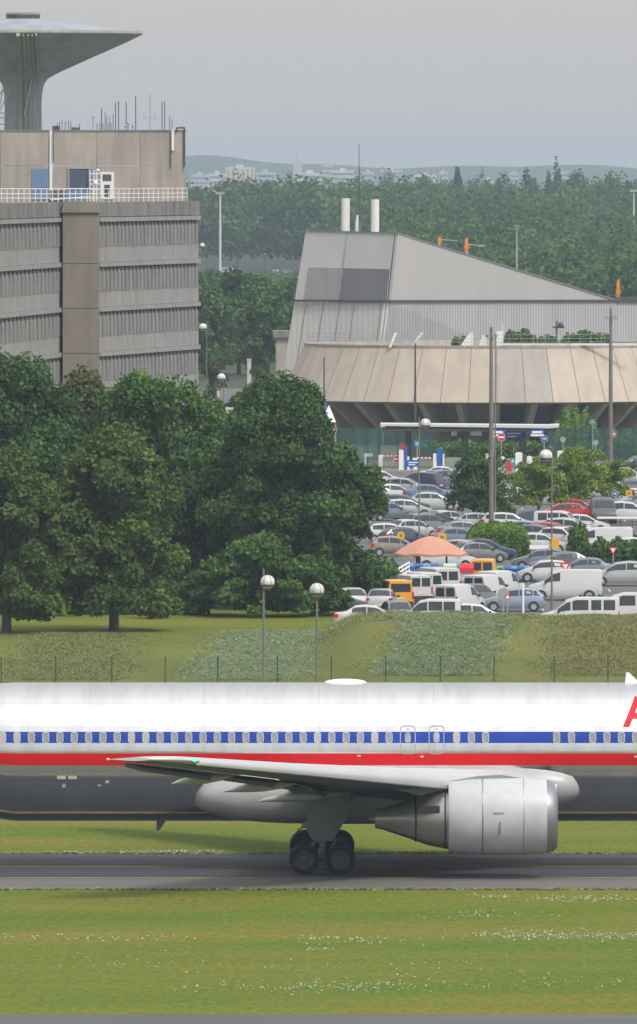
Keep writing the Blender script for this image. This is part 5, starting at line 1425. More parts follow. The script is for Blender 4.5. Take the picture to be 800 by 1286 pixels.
car('hatch','dblue',297,0,90,'dark blue hatchback on the lane in front of the thick white post',1360,far)
# check that no two vehicles overlap on the ground
def corners(f):
    _, x, y, a, l, w = f; c, s = math.cos(a), math.sin(a)
    return [(x + c*u*l/2 - s*v*w/2, y + s*u*l/2 + c*v*w/2) for u, v in ((1,1),(1,-1),(-1,-1),(-1,1))]
def sat(A, B):
    for P in (A, B):
        for i in range(4):
            ex, ey = P[(i+1)%4][0] - P[i][0], P[(i+1)%4][1] - P[i][1]; n = (-ey, ex)
            a = [p[0]*n[0]+p[1]*n[1] for p in A]; b_ = [p[0]*n[0]+p[1]*n[1] for p in B]
            if max(a) < min(b_) or max(b_) < min(a): return False
    return True
# ------------------------------------------------------------------ lamps, masts
M_globe = pm('frosted_globe', (.62,.62,.61), .3, var=.2, scale=1.5)
M_globed = pm('globe_hood', (.16,.155,.15), .5, var=.2)
def globe_lamp(px, top, Y, gpx, gpy, gr, label, dark=True, group='globe lamps'):
    t = empty('globe_lamp', (wx(px, Y), Y, bank_h(wx(px, Y), Y) if 602 < Y < 698 else 0), 0, label, 'street lamp', group)
    s = Y / F; zt_ = wz(top, Y) - t.location.z; zg = wz(gpy, Y) - t.location.z; dx = (gpx - px) * s; r = gr * s
    b = MB(); b.cyl((0,0,-.05), (0,0,.9), .095, .085, 10); b.cyl((0,0,.9), (0,0,zt_), .065, .045, 10); b.build('pole', M_mast, t, 40)
    b = MB()
    if abs(dx) > .05: b.cyl((0, 0, zg - r * .75), (dx, 0, zg - r * .75), .05, n=8)
    b.cyl((dx, 0, zg - r * 1.12), (dx, 0, zg - r * .75), r * .42, r * .62, 12); b.build('bracket', M_mast, t)
    b = MB(); b.ball((dx, 0, zg), r, n=18); g = b.build('globe', M_globe, t, 60)
    b = MB(); n = 16
    rows = [[(dx + r * 1.02 * math.cos(R(a)) * math.cos(2*PI*k/n), r * 1.02 * math.cos(R(a)) * math.sin(2*PI*k/n), zg + r * 1.02 * math.sin(R(a))) for k in range(n)] for a in (-42, -30, -18)]
    b.loft(rows, caps=False); b.build('band', M_globed, g, 60)
    b = MB()
    for k in range(6):
        a = 2 * PI * k / 6
        pts = [(dx + r * 1.02 * math.cos(q) * math.cos(a), r * 1.02 * math.cos(q) * math.sin(a), zg + r * 1.02 * math.sin(q)) for q in [R(-40 + 130 * j / 6) for j in range(7)]]
        for p, q in zip(pts, pts[1:]): b.cyl(p, q, r * .035, n=4, caps=False)
    b.build('cage', M_globed, g)
globe_lamp(331, 714, 545, 336, 731, 9, 'globe lamp with a tall tip, standing in the pale flower meadow')
globe_lamp(398, 733, 528, 398, 741.5, 9.3, 'globe lamp standing on the mown grass right of the flower meadow')
globe_lamp(526.5, 524, 836, 534.3, 532, 6.6, 'globe lamp on a dark pole rising behind the salmon canopy')
globe_lamp(693, 562, 737, 685.5, 572.5, 8.2, 'globe lamp in front of the big white panel van, yellow box on its pole')
globe_lamp(259.5, 405, 1300, 255, 411, 5, 'slim globe lamp at the lower edge of the office block')
globe_lamp(258, 305, 1900, 254, 308.5, 3.4, 'far small globe lamp at the upper corner of the office block')
globe_lamp(281, 468, 1330, 278, 474, 5.2, 'short globe lamp in front of the thick white post')
t = [o for o in bpy.data.objects if o.get('label', '').startswith('globe lamp in front of the big white')][0]
b = MB(); b.box(-.02, .45, -.25, .2, wz(689, 737), wz(676, 737)); b.build('yellow_box', pm('yellow_sign_paint', (.70,.36,.02), .5, var=.06), t)
def mast(px, top, base, w, label, head='cross', m=None, Y=None, r1=None):
    Y = Y or gy(base); s = Y / F; h = wz(top, Y)
    t = empty('lighting_mast', (wx(px, Y), Y, 0), 0, label, 'mast', 'tall lighting masts')
    b = MB(); b.cyl((0,0,-.05), (0,0,h * .55), w * s * .52, w * s * .46, 12); b.cyl((0,0,h * .55), (0,0,h), w * s * .46, w * s * .30, 12); b.build('pole', m or M_mast, t, 40)
    b = MB()
    if head == 'cross':
        b.box(-7 * s, 7 * s, -.06, .06, h - 10.5 * s, h - 9 * s)
        for k in (-6.2, -3.2, 3.2, 6.2): b.box(k * s - .12, k * s + .12, -.25, .12, h - 12.5 * s, h - 9.2 * s)
        b.cyl((0, 0, h), (0, 0, h + 5 * s), .05, n=6)
    elif head == 'T': b.box(-5.5 * s, 5.5 * s, -.4, .4, h - 3 * s, h)
    elif head == 'side': b.box(-7 * s, -1.5 * s, -.2, .2, h - 7 * s, h - 5.5 * s); b.box(-8.5 * s, -5 * s, -.3, .3, h - 8.6 * s, h - 5 * s)
    elif head == 'disc': b.box(-3.5 * s, 3.5 * s, -.25, .25, h - 1.5 * s, h); b.cyl((0, 0, h - 5 * s), (0, 0, h - 3.5 * s), 3 * s, n=10)
    elif head == 'tip': b.box(-2 * s, .5 * s, -.2, .2, h - 1.8 * s, h)
    b.build('lamp_head', M_greysteel, t)
    return t
mast(617, 411, 669, 6.4, 'thick brown mast with a crossbar head, rising beside the dark round tree')
mast(622, 418, 668, 2.2, 'thin dark mast standing just behind the thick brown one', 'tip')
mast(767, 388, 602, 5.6, 'brown mast with a crossbar head at the right end of the ring building')
mast(521.5, 430, 585, 3.2, 'thin dark mast in front of the beige skirt above the globe lamp', 'tip', M_darksteel)
mast(407, 449, 575, 2.6, 'slim dark mast with a small side fitting at the left end of the beige skirt', 'side', M_darksteel)
M_pale = pm('pale_mast_paint', (.55,.56,.56), .5, var=.08)
mast(276.5, 241, 0, 3.4, 'tall pale high mast with a T head before the far wood', 'T', M_pale, 3075)
mast(649, 283, 0, 1.8, 'faint thin mast in front of the wooded slope beyond the hall roof', 'disc', M_pale, 1900)
mast(796, 238, 0, 2.6, 'pale mast with a T head at the picture edge on the skyline', 'T', M_pale, 2600)
mast(333, 318, 0, 1.4, 'thin dark pole beside the distant motorway', 'tip', M_darksteel, 3070)

# ------------------------------------------------------------------ signs
M_sred = pm('sign_red', (.56,.02,.025), .45, var=.05); M_swhite = pm('sign_white', (.78,.78,.77), .5, var=.04); M_sblue = pm('sign_blue', (.02,.10,.42), .45, var=.05)
M_syel = pm('sign_yellow', (.72,.38,.02), .5, var=.05); M_sback = pm('sign_back_grey', (.30,.30,.30), .55, var=.1); M_sgreen = pm('sign_green', (.02,.36,.20), .5, var=.05); M_sky_b = pm('sign_light_blue', (.05,.30,.55), .45, var=.05)
def disc(b, cx, cz, r, y, m, n=24): b.poly([(cx + r*math.cos(2*PI*k/n), y, cz + r*math.sin(2*PI*k/n)) for k in range(n)], m)
def plate(b, cx, cz, hw, hh, y, m): b.poly([(cx-hw,y,cz-hh),(cx+hw,y,cz-hh),(cx+hw,y,cz+hh),(cx-hw,y,cz+hh)], m)
def sign(kind, px, py, rpx, base, label, Y=None, ph=None):
    Y = Y or gy(base); s = Y / F; zc = wz(py, Y); r = rpx * s
    t = empty('road_sign', (wx(px, Y), Y, 0), 0, label, 'sign', 'road signs round the car park')
    b = MB(); b.cyl((0, .05, -.03), (0, .05, zc + r * .4), .04, n=8); b.build('pole', M_greysteel, t)
    b = MB(); mats = [M_sback, M_sred, M_swhite, M_sblue, M_syel, M_sgreen, M_sky_b, M_darksteel]
    if kind == 'no_entry':
        b.cyl((0, 0, zc), (0, .02, zc), r, n=24, m=0); disc(b, 0, zc, r * .99, -.004, 2); disc(b, 0, zc, r * .92, -.008, 1); plate(b, 0, zc, r * .68, r * .2, -.012, 2)
    elif kind == 'red_ring':
        b.cyl((0, 0, zc), (0, .02, zc), r, n=24, m=0); disc(b, 0, zc, r, -.004, 1); disc(b, 0, zc, r * .62, -.008, 2)
    elif kind == 'blue_arrow':
        b.cyl((0, 0, zc), (0, .02, zc), r, n=24, m=0); disc(b, 0, zc, r, -.004, 2); disc(b, 0, zc, r * .92, -.008, 3); plate(b, -r*.12, zc, r * .38, r * .13, -.012, 2)
        b.poly([(r*.12, -.012, zc - r*.42), (r*.62, -.012, zc), (r*.12, -.012, zc + r*.42)], 2)
    elif kind == 'yield':
        for k, (q, m) in enumerate(((1.16, 1), (.62, 2))): b.poly([(-r*q, -.004*k, zc + r*q*.62 - (1-q)*0), (r*q, -.004*k, zc + r*q*.62), (0, -.004*k, zc - r*q*1.16)], m)
        b.poly([(-r*1.16, .02, zc + r*.72), (r*1.16, .02, zc + r*.72), (0, .02, zc - r*1.34)], 0)
    elif kind == 'yellow_disc':
        b.cyl((0, 0, zc), (0, .02, zc), r, n=24, m=0); disc(b, 0, zc, r, -.004, 4); plate(b, -r*.1, zc + r*.1, r*.12, r*.42, -.008, 7); plate(b, r*.25, zc - r*.1, r*.12, r*.3, -.008, 7)
    elif kind == 'yellow_square':
        b.box(-r, r, 0, .02, zc - r, zc + r, 4); plate(b, -r*.2, zc, r*.16, r*.5, -.004, 7); plate(b, r*.3, zc + r*.1, r*.3, r*.12, -.004, 7)
    elif kind == 'back': b.cyl((0, 0, zc), (0, .02, zc), r, n=24, m=0)
    elif kind == 'blue_board':
        b.box(-r, r, 0, .03, zc - r * .5, zc + r * .5, 3); plate(b, 0, zc + r*.14, r*.7, r*.08, -.004, 2); plate(b, -r*.2, zc - r*.18, r*.5, r*.07, -.004, 2)
    elif kind == 'blue_square': b.box(-r, r, 0, .03, zc - r, zc + r, 6); plate(b, 0, zc, r * .2, r * .5, -.004, 2); plate(b, r*.15, zc + r*.25, r * .3, r * .2, -.004, 2)
    elif kind == 'flat_pale': b.box(-r, r, 0, .04, zc - r * .22, zc + r * .22, 2)
    elif kind == 'green_panel': b.box(-r, r, 0, .04, zc - r * 1.15, zc + r * 1.15, 5); b.poly([(-r*.5, -.004, zc), (r*.5, -.004, zc), (0, -.004, zc - r*.7)], 2); plate(b, 0, zc + r*.3, r*.16, r*.35, -.004, 2)
    b.build('panel', mats, t)
    return t
sign('no_entry', 481, 535, 3.4, 577, 'small no entry sign at the left end of the toll canopy')
sign('no_entry', 498.5, 576.5, 4.4, 592, 'low no entry sign on the lane left of the blue ticket machine')
sign('no_entry', 629.5, 549, 5.2, 592, 'large no entry sign under the toll canopy by the brown mast')
sign('no_entry', 769, 545, 4.6, 583, 'no entry sign half behind the far brown mast')
sign('no_entry', 421, 540, 3.4, 572, 'no entry sign between the dark slim mast and the blue container')
sign('red_ring', 620, 548, 3.0, 590, 'small white round sign with red rim touching the thick brown mast')
sign('blue_arrow', 683.5, 551, 4.5, 585, 'blue round arrow sign right of the toll canopy')
sign('blue_arrow', 744, 530, 3.0, 578, 'small blue round sign before the tall green shrubs')
sign('back', 707, 552, 3.6, 584, 'dark grey round sign back right of the blue arrow sign')
sign('back', 748, 556, 3.6, 584, 'pale grey round sign back before the mesh fence')
sign('yellow_disc', 503.5, 672.5, 5.0, 700, 'yellow disc sign with dark marks at the big tree edge')
sign('yellow_square', 555.5, 675, 5.0, 705, 'yellow square sign showing above the salmon canopy peak')
sign('yellow_square', 757.5, 685, 5.2, 716, 'yellow square sign at the hedge beside the upper yield sign')
sign('yellow_square', 790, 619.5, 4.0, 650, 'yellow square sign above the white people carrier by the blue disc')
sign('blue_arrow', 772, 620, 4.0, 652, 'blue disc sign beside a yellow square above the white people carrier')
sign('yield', 770, 690.5, 5.0, 722, 'upper yield sign standing behind the dark hedge')
sign('yield', 710, 711, 6.4, 740, 'front yield sign between the silver carrier and the big white panel van')
sign('back', 632, 746, 7.4, 772, 'large grey round sign back before the light blue hatchback', 716)
sign('red_ring', 637.5, 750, 3.4, 775, 'narrow white sign beside the large grey round sign back', 714)
sign('flat_pale', 677, 687, 12, 705, 'flat pale board on a post below the slanting car row')
sign('blue_square', 524, 557, 3.4, 590, 'light blue square sign on the lane right of the red cylinder')
sign('blue_square', 362, 344.5, 2.6, 0, 'blue sign beside the distant motorway at the metal hall edge', 3080)
sign('blue_board', 519, 582, 8.5, 596, 'low blue board with white lines at the toll island')
sign('blue_board', 645, 546, 12, 588, 'large dark blue board hung under the toll canopy')
sign('green_panel', 593.5, 580, 3.2, 596, 'green arrow light panel above the dark round tree')
sign('green_panel', 644, 579, 3.2, 596, 'green arrow light panel above the pale green tree')

# ------------------------------------------------------------------ toll entrance
Yc = gy(588); s = Yc / F
M_croof = pm('canopy_roof_paint', (.55,.56,.57), .5, var=.06)
tc_ = empty('toll_canopy', (wx(590, Yc), Yc, 0), 0, 'long thin white toll canopy on dark paired posts with blue lane signs', 'canopy')
def cl(px, Y=Yc): return wx(px, Y) - tc_.location.x
b = MB(); b.prism([(cl(478), wz(531.5, Yc)), (cl(690), wz(533.5, Yc)), (cl(702), wz(532.5, Yc)), (cl(701), wz(536, Yc)), (cl(690), wz(537.3, Yc)), (cl(478), wz(534, Yc))], 'y', -2.5, 3); b.build('roof', M_croof, tc_)
b = MB(); b.box(cl(480), cl(697), -2.3, 2.8, wz(541, Yc), wz(537.4, Yc)); b.build('beam', M_darksteel, tc_)
for px in (511, 515, 582, 586.5, 654, 658.5):
    b = MB(); b.box(cl(px) - .14, cl(px) + .14, .2, .5, 0, wz(540, Yc)); b.build('post', M_darksteel, tc_)
for px, w_ in ((624, 10), (674, 9)):
    b = MB(); b.box(cl(px - w_), cl(px + w_), -2.6, -2.45, wz(548, Yc), wz(539, Yc), 0); b.box(cl(px - w_ * .7), cl(px + w_ * .7), -2.65, -2.62, wz(543.4, Yc), wz(540.5, Yc), 1); b.box(cl(px - w_ * .9), cl(px + w_ * .9), -2.65, -2.62, wz(547, Yc), wz(544.5, Yc), 1); b.build('lane_sign', [M_sblue, M_swhite], tc_)
for px, w_ in ((570, 3.5), (598, 7)):
    b = MB(); b.box(cl(px - w_), cl(px + w_), -.6, -.3, wz(547, Yc), wz(540.5, Yc)); b.build('lane_panel', M_swhite, tc_)
def kiosk(px, x2, top, base, label, parts_):
    Y = gy(base); w_ = (x2 - px) / F * Y; h = wz(top, Y)
    t = empty('ticket_machine', (wx((px + x2) / 2, Y), Y, 0), 0, label, 'ticket machine', 'machines on the toll islands')
    b = MB(); b.box(-w_/2 - .2, w_/2 + .2, -.6, 2.4, 0, .15); b.build('island', M_kerb, t)
    for nm, a, c, z0, z1, m in parts_:
        b = MB(); b.prism([(-w_/2 + w_ * a, .15 + (h - .15) * z0), (-w_/2 + w_ * c, .15 + (h - .15) * z0), (-w_/2 + w_ * c, .15 + (h - .15) * (z1 - .04)), (-w_/2 + w_ * (c - .06), .15 + (h - .15) * z1), (-w_/2 + w_ * (a + .06), .15 + (h - .15) * z1), (-w_/2 + w_ * a, .15 + (h - .15) * (z1 - .04))], 'y', -.35 - .02 * len(nm), .35); b.build(nm, m, t)
kiosk(501, 514, 556, 592, 'white ticket machine with a red cylinder head beside the lamp pole', (('cabinet', 0, .45, 0, .75, M_swhite), ('red_head', .15, .40, .75, 1, M_sred), ('dark_screen', .55, .8, 0, .9, M_sblue), ('ledge_panel', .8, 1, 0, .5, M_swhite)))
kiosk(544, 558, 564, 593, 'blue and white ticket machine left of the grey railings', (('cabinet', 0, .3, 0, .8, M_swhite), ('blue_body', .3, .85, .42, 1, M_sblue), ('blue_base', .34, .82, 0, .4, M_sblue), ('side_panel', .86, 1, .1, .8, M_swhite)))
kiosk(610, 634, 570, 595, 'wide white toll booth beside the thick brown mast', (('cabinet', .0, .38, 0, 1, M_swhite), ('window', .44, .62, .35, .8, M_cg), ('side_panel', .64, 1, 0, .85, M_swhite)))
kiosk(636, 668, 568, 594, 'toll booth with orange barrier base above the pale green tree', (('cabinet', .35, .62, 0, 1, M_swhite), ('red_base', .0, .2, 0, .6, M_sred), ('dark_screen', .66, .78, .2, .9, M_darksteel), ('side_panel', .8, 1, 0, .8, M_swhite)))
kiosk(597, 605, 577, 594, 'small plain white cabinet right of the first green arrow panel', (('cabinet', 0, 1, 0, 1, M_swhite), ('door_panel', .15, .85, .1, .85, M_greysteel)))
kiosk(700, 722, 566, 588, 'low white and grey cabinets right of the pale green tree crown', (('cabinet', 0, .55, .3, 1, M_swhite), ('grey_side', .56, 1, 0, .95, M_greysteel)))
def hgate(px, x2, top, base, label):
    Y = gy(base); h = wz(top, Y); w_ = (x2 - px) / F * Y
    t = empty('height_gauge', (wx(px, Y), Y, 0), 0, label, 'post')
    b = MB(); b.box(-.08, .08, -.08, .08, 0, h); b.build('post', M_swhite, t); b = MB(); b.box(-.1, w_, -.1, .1, h - .28, h - .003); b.build('arm', M_swhite, t)
hgate(459, 468, 569.5, 587, 'white T-shaped height post at the left of the toll lanes')
# barriers and railings at the toll
def barrier(px, x2, y_, base, label):
    Y = gy(base); t = empty('barrier_gate', (wx(px, Y), Y, 0), 0, label, 'barrier', 'lifting barriers at the toll')
    b = MB(); b.box(-.2, .2, -.2, .2, 0, 1.1); b.build('housing', M_swhite, t)
    b = MB(); n = 8; L_ = (x2 - px) / F * Y; z = wz(y_, Y)
    for k in range(n): b.box(.2 + (L_ - .2) * k / n, .2 + (L_ - .2) * (k + 1) / n, -.06, .0, z - .07, z + .07, k % 2)
    b.build('arm', [M_swhite, M_sred], t)
barrier(478, 500, 572.5, 586, 'striped lifting barrier across the left toll lane'); barrier(521, 543, 575, 590, 'striped lifting barrier between the two blue machines'); barrier(668, 682, 578, 594, 'short striped barrier under the arrow sign')
def railing(name, p0, p1, z, h, n, m, label, cat='railing', group=None, rails=(1, .15), t=.035):
    c = Vector((p0[0], p0[1], z)); o = empty(name, c, 0, label, cat, group)
    d = Vector((p1[0] - p0[0], p1[1] - p0[1], 0)); up = Vector((0, 0, h))
    b = MB()
    for r in rails: b.cyl(up * r, d + up * r, t * 1.2, n=6)
    b.build('rail', m, o)
    for k in range(n + 1):
        b = MB(); b.cyl(Vector((0,0,-.03)), up, t, n=6); b.build('post', m, o, None, d * (k / n))
    return o
Y = gy(591)
railing('pedestrian_railing', (wx(560, Y), Y), (wx(580, Y), Y), 0, 1.15, 12, M_greysteel, 'grey upright-barred railing between ticket machine and dark round tree')
railing('pedestrian_railing', (wx(664, Y - 3), Y - 3), (wx(684, Y - 3), Y - 3), 0, 1.3, 10, M_greysteel, 'grey upright-barred railing right of the toll booths')
Y = gy(668)
railing('road_rail', (wx(750, Y), Y), (wx(838, Y), Y), 0, 1.0, 6, M_darksteel, 'roadside rail with a thick white top bar below the white people carrier', rails=(.55,))
o = [q for q in bpy.data.objects if q.get('label', '').startswith('roadside rail')][0]
b = MB(); b.box(0, wx(838, Y) - wx(750, Y), -.12, .12, 1.0, 1.16); b.build('top_bar', M_swhite, o)
# white ramp handrail left of the canopy
Y = gy(744); p0 = Vector((wx(480, Y), Y, .2)); p1 = Vector((wx(514, Y + 3), Y + 3, 1.1))
t = empty('ramp_railing', (p0.x, p0.y, 0), 0, 'white sloping ramp railing left of the salmon canopy', 'railing')
b = MB()
q0, q1 = Vector((0, 0, wz(726, Y))), Vector((p1.x - p0.x, 3, wz(708, Y)))
for dz in (0, -.28, -.55): b.cyl(q0 + Vector((0, 0, dz)), q1 + Vector((0, 0, dz)), .05, n=6)
b.build('rail', M_swhite, t)
b = MB()
for k in range(9): q = q0.lerp(q1, k / 8); b.cyl((q.x, q.y, 0), q, .035, n=6)
b.build('posts', M_swhite, t); kids(t)[-1].name = 'post_row'
b = MB(); b.prism([(0, 0), (q1.x, 0), (q1.x, q1.z - .95), (0, q0.z - .9)], 'y', .2, 2.8); b.build('ramp', M_kerb, t)

# ------------------------------------------------------------------ mesh fences
def mesh_mat(name, col, pitch, w):
    m, nt, b, L = nodes(name); b.inputs['Base Color'].default_value = c4(col); b.inputs['Roughness'].default_value = .6
    tc = nt.nodes.new('ShaderNodeTexCoord'); sx = nt.nodes.new('ShaderNodeSeparateXYZ'); L.new(tc.outputs['Object'], sx.inputs[0]); out = []
    for k in (0, 2):
        d = nt.nodes.new('ShaderNodeMath'); d.operation = 'DIVIDE'; d.inputs[1].default_value = pitch * (1 if k == 0 else 3); L.new(sx.outputs[k], d.inputs[0])
        f = nt.nodes.new('ShaderNodeMath'); f.operation = 'FRACT'; L.new(d.outputs[0], f.inputs[0])
        g = nt.nodes.new('ShaderNodeMath'); g.operation = 'LESS_THAN'; g.inputs[1].default_value = w / pitch / (1 if k == 0 else 3); L.new(f.outputs[0], g.inputs[0]); out.append(g.outputs[0])
    mx = nt.nodes.new('ShaderNodeMath'); mx.operation = 'MAXIMUM'; L.new(out[0], mx.inputs[0]); L.new(out[1], mx.inputs[1])
    tr = nt.nodes.new('ShaderNodeBsdfTransparent'); ms = nt.nodes.new('ShaderNodeMixShader')
    L.new(mx.outputs[0], ms.inputs[0]); L.new(tr.outputs[0], ms.inputs[1]); L.new(b.outputs[0], ms.inputs[2]); L.new(ms.outputs[0], nt.nodes['Material Output'].inputs['Surface'])
    return m
M_mesh = mesh_mat('green_wire_mesh', (.03,.11,.10), .055, .022)
M_mesh2 = mesh_mat('thin_grey_wire_mesh', (.05,.055,.05), .06, .004)
M_gpost = pm('green_fence_post', (.02,.06,.055), .55, var=.1)
def fence(label, xs, Y, h, zf, mesh, post, thick=.05, name='wire_fence', group=None, top=None):
    o = empty(name, (xs[0], Y, 0), 0, label, 'fence', group)
    b = MB()
    for a, c in zip(xs, xs[1:]): b.poly([(a - xs[0], .06, zf(a, Y)), (c - xs[0], .06, zf(c, Y)), (c - xs[0], .06, zf(c, Y) + h * .93), (a - xs[0], .06, zf(a, Y) + h * .93)])
    b.build('wire_mesh', mesh, o)
    for x in xs:
        b = MB(); b.box(-thick, thick, -thick, thick, -.05, h); b.build('post', post, o, None, (x - xs[0], 0, zf(x, Y)))
    return o
YF = 604
fp = [-65,1.5,70,140.5,207.5,273.5,348.5,416,484.5,553,620.5,696,763.5,832]
fence('dark wire fence with thin posts along the foot of the grass bank', [wx(p, YF) for p in fp], YF, 2.55, lambda x, y: bank_h(x, y), M_mesh2, M_gpost, .03)
Y = gy(578)
z0f = lambda x, y: 0
fence('tall green mesh fence left of the toll canopy under the ring building', [wx(p, Y) for p in (424, 440, 458, 477, 500, 522, 545)], Y, 3.3, z0f, M_mesh, M_gpost, name='mesh_fence', group='green mesh fences')
fence('tall green mesh fence right of the toll canopy before the hedge', [wx(p, Y) for p in (688, 706, 724, 742, 760, 778, 796, 814)], Y, 3.3, z0f, M_mesh, M_gpost, name='mesh_fence', group='green mesh fences')
Y = gy(586)
fence('short green mesh panel beside the white T-shaped height post', [wx(p, Y) for p in (447, 462, 476)], Y, 3.6, z0f, M_mesh, M_gpost, name='mesh_fence', group='green mesh fences')

# ------------------------------------------------------------------ canopy tent, containers, bins, blocks
M_salmon = pm('salmon_canvas', (.50,.245,.17), .75, var=.06, scale=.8)
Y = gy(722); s = Y / F
t = empty('canopy_tent', (wx(541, Y), Y, 0), 0, 'salmon pink square canvas canopy on dark posts beside the van rank', 'canopy')
hw = 48 * s; zt_, zeav = wz(673, Y), wz(694.5, Y)
b = MB(); n = 16; rows = []
for q in range(7):
    u = q / 6; r = hw * u; z = zt_ + (zeav - zt_) * (u ** 1.5)
    row = []
    for k in range(n):
        a = 2 * PI * (k + .5) / n + R(12); row.append((r * math.cos(a) * 1.0 + .001 * math.cos(a), r * .62 * math.sin(a) + .001 * math.sin(a), z - (.10 * u if k % 2 else 0)))
    rows.append(row)
b.loft(rows, caps=False); b.build('canvas', M_salmon, t)
b = MB(); b.loft([rows[-1], [(p[0] * .995, p[1] * .995, p[2] - .16) for p in rows[-1]]], caps=False); b.build('valance', M_salmon, t)
for x, y in ((wx(525, Y) - t.location.x, -.6), (wx(561, Y) - t.location.x, .9)):
    b = MB(); b.cyl((x, y, 0), (x, y, zeav + .35), .17 if x < 0 else .07, n=10); b.build('post', M_darksteel, t)
def container(label, x0, x1, top, base, body, lid, kind='box', depth=1.3, Y=None, cat='recycling bin', name='recycling_container', group='recycling containers'):
    Y = Y or gy(base); w_ = (x1 - x0) / F * Y; h = wz(top, Y)
    t = empty(name, (wx((x0 + x1) / 2, Y), Y, .02), 0, label, cat, group)
    b = MB(); hb_ = h * (.80 if kind == 'box' else .62)
    b.loft([[(-w_*.46, -depth*.46, .06), (w_*.46, -depth*.46, .06), (w_*.46, depth*.46, .06), (-w_*.46, depth*.46, .06)], [(-w_/2, -depth/2, hb_), (w_/2, -depth/2, hb_), (w_/2, depth/2, hb_), (-w_/2, depth/2, hb_)]]); b.build('body', body, t)
    b = MB(); b.prism([(-depth*.54, hb_ + .003), (depth*.54, hb_ + .003), (depth*.52, hb_ + (h - hb_) * .55), (depth*.2, h), (-depth*.2, h), (-depth*.52, hb_ + (h - hb_) * .55)], 'x', -w_ * .52, w_ * .52); b.build('lid', lid, t)
    b = MB(); b.box(-w_ * .3, w_ * .3, -depth * .545, -depth * .50, hb_ * .45, hb_ * .70); b.build('front_label', M_swhite, t)
    b = MB()
    for sx_ in (-1, 1): b.cyl((sx_ * w_ * .35 - .03, -depth * .3, .06), (sx_ * w_ * .35 + .03, -depth * .3, .06), .06, n=8)
    b.build('castor', M_darksteel, t)
M_pg = pm('pale_green_plastic', (.38,.56,.42), .5, var=.06); M_gr = pm('green_plastic', (.05,.34,.12), .5, var=.06); M_bl = pm('blue_plastic', (.02,.08,.36), .45, var=.08); M_bll = pm('light_blue_plastic', (.07,.25,.50), .45, var=.08)
container('large pale green container behind the tallest white van', 557, 573, 708, 737, M_pg, M_pg)
container('pale container with a light blue lid between pale green and red ones', 566, 579, 707, 735, M_pg, M_bll, Y=gy(733))
container('grey container with a bright red lid beside the twin-windowed orange van', 577.5, 594.5, 708, 738, pm('pale_grey_plastic', (.45,.45,.43), .5), M_sred, 'half')
container('green container right of the twin-windowed orange van', 622, 632, 711, 729, M_gr, M_gr)
for i, (a, c) in enumerate(((634, 641), (642, 649.5), (650.5, 658), (659, 666), (667, 673.5))):
    container(('blue bin next to the green container', 'second blue bin from the green container', 'middle one of the five blue bins in a row', 'blue bin second from the small white hatchback', 'blue bin beside the small white hatchback')[i], a, c, 711, 730, M_bl, M_bll if i % 2 else M_bl, Y=gy(730) + .3 * i, group='blue bins in a row')
for i, (a, c) in enumerate(((511, 519), (521, 530), (531, 541), (542, 551))):
    container(('blue bin under the left edge of the salmon canopy', 'blue bin right at the dark canopy post', 'blue bin under the middle of the salmon canopy', 'blue bin nearest the pale green container under the canopy')[i], a, c, 708, 728, M_bl, M_bl if i % 2 else M_bll, Y=gy(728) + .25 * i, group='blue bins under the canopy')
Y = gy(668)
for i, (a, c) in enumerate(((571.5, 583), (584, 600.5), (606, 624))):
    w_ = (c - a) / F * Y
    t = empty('concrete_block', (wx((a + c) / 2, Y), Y, .02), 0, ('pale concrete block left of the dark round tree trunk', 'pale concrete block in the middle under the dark round tree', 'longest pale concrete block, at the foot of the thick brown mast')[i], 'barrier', 'pale blocks under the dark round tree')
    b = MB(); b.prism([(-w_/2, 0), (w_/2, 0), (w_/2, .55), (w_/2 - .08, .78), (-w_/2 + .08, .78), (-w_/2, .55)], 'y', -.3, .3); b.build('block', pm('pale_block_concrete_%d' % i, (.56,.55,.52), .8, var=.1), t)
    b = MB(); b.box(-w_ * .3, -w_ * .12, -.304, .304, .0, .14); b.box(w_ * .12, w_ * .3, -.304, .304, .0, .14); b.build('fork_slot', M_dark, t)
# short white bollards near the front yield sign, one with a dark cap
for px, py0, py1, lb_ in ((746.5, 724, 738, 'white bollard with a dark head at the wheel of the silver people carrier'), (657, 737, 770, 'thin white post in front of the light blue hatchback')):
    Y = 722 if px < 700 else gy(741)
    t = empty('bollard', (wx(px, Y), Y, .02), 0, lb_, 'bollard'); h = wz(py0, Y)
    b = MB(); b.cyl((0,0,0), (0,0,h), .07, n=10); b.build('post', M_swhite, t); b = MB(); b.cyl((0,0,h), (0,0,h + .22), .075, .05, n=10); b.build('cap', M_darksteel if px > 700 else M_swhite, t)
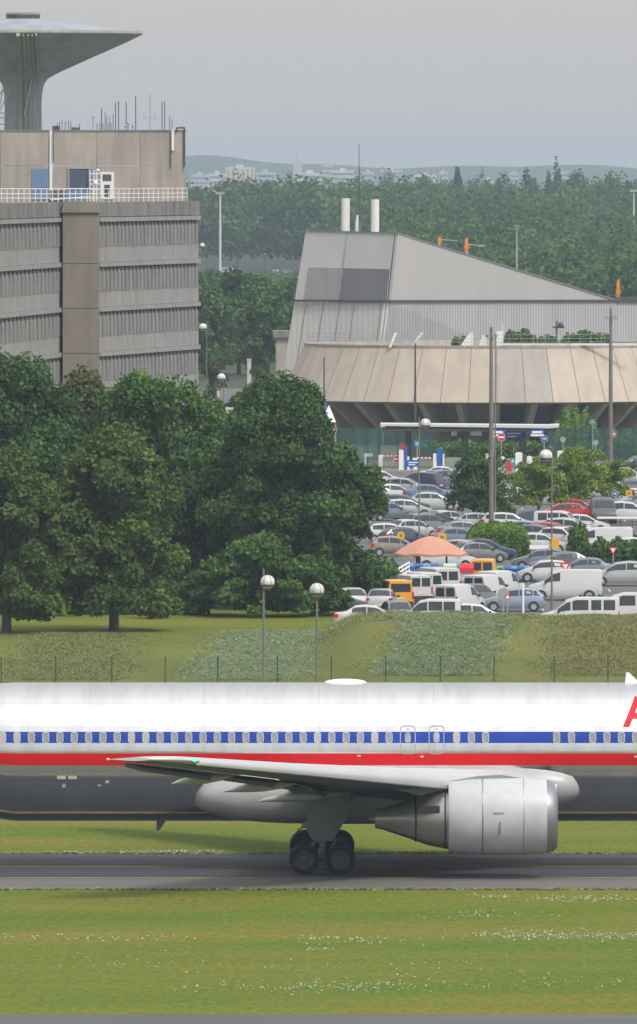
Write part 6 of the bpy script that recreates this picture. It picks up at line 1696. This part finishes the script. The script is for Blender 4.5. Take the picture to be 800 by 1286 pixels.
# motor scooters between the big panel van and the rear minibus
def scooter(px, Y, deg, label):
    t = empty('motor_scooter', (wx(px, Y), Y, .02), R(deg), label, 'motorcycle', 'motor scooters behind the minibuses')
    for x in (-.62, .62):
        b = MB(); b.lathe([(-.06, .12), (-.06, .24), (0, .28), (.06, .24), (.06, .12)], (0, 0, 0), 'y', 16); b.build('wheel', M_tyre, t, 50, (x, 0, .28))
    b = MB(); b.loft([[(x, w_ * c_, z0 + h_ * s_) for c_, s_ in ((-1,0),(-.8,.9),(0,1),(.8,.9),(1,0),(.6,-.5),(-.6,-.5))] for x, w_, z0, h_ in ((-.85,.06,.62,.1),(-.6,.17,.58,.2),(-.2,.18,.5,.22),(.15,.16,.38,.1),(.4,.18,.6,.3),(.5,.08,.8,.3))]); b.build('body', M_trim, t, 50)
    b = MB(); b.loft([[(x, w_ * c_, z0 + .07 * s_) for c_, s_ in ((-1,0),(-.7,1),(.7,1),(1,0))] for x, w_, z0 in ((-.85,.12,.78),(-.4,.16,.76),(.05,.12,.72))]); b.build('seat', M_dark, t)
    b = MB(); b.cyl((.62, 0, .28), (.46, 0, 1.0), .04, n=8); b.cyl((.44, -.34, 1.04), (.44, .34, 1.04), .025, n=6); b.prism([(.42,.95),(.50,.95),(.40,1.35),(.37,1.35)], 'y', -.2, .2); b.build('handlebar', M_darksteel, t)
scooter(722, 724.5, 25, 'black motor scooter nearest the rear wheel of the big panel van'); scooter(734, 723.6, 25, 'black motor scooter in the middle of three behind the minibus'); scooter(746, 724.5, 25, 'black motor scooter at the rear corner of the big panel van')
# blue container and small white tent by the left end of the ring building
Y = gy(566)
t = empty('blue_container', (wx(402, Y), Y, 0), 0, 'blue container at the left end of the ring building above the big tree', 'container')
b = MB(); b.box(-.9, .7, 0, 2.2, 0, wz(508, Y)); b.build('body', M_bll, t); b = MB(); b.box(-.95, .75, -.05, 2.25, wz(508, Y) + .003, wz(506.5, Y)); b.build('roof', M_bl, t)
for k in range(5):
    b = MB(); b.box(-.8 + .32 * k, -.74 + .32 * k, -.06, -.003, .1, wz(509, Y)); b.build('rib', M_bl, t)
t = empty('white_tent', (wx(413, Y - 4), Y - 4, 0), 0, 'small white pointed tent between the blue container and the slim dark mast', 'tent')
b = MB(); w_ = .7; za, zb_ = wz(530, Y - 4), wz(509, Y - 4)
b.loft([[(-w_, -w_, za), (w_, -w_, za), (w_, w_, za), (-w_, w_, za)], [(-.02, -.02, zb_), (.02, -.02, zb_), (.02, .02, zb_), (-.02, .02, zb_)]]); b.build('roof', M_swhite, t)
for x in (-1, 1):
    for y in (-1, 1):
        b = MB(); b.cyl((x * w_ * .95, y * w_ * .95, 0), (x * w_ * .95, y * w_ * .95, za), .04, n=6); b.build('leg', M_greysteel, t)
for i in range(len(FOOT)):
    for j in range(i):
        if abs(FOOT[i][2] - FOOT[j][2]) < 6 and sat(corners(FOOT[i]), corners(FOOT[j])): print('OVERLAP', FOOT[i][0], '|', FOOT[j][0])
print('OBJECTS TOTAL', len(bpy.data.objects))
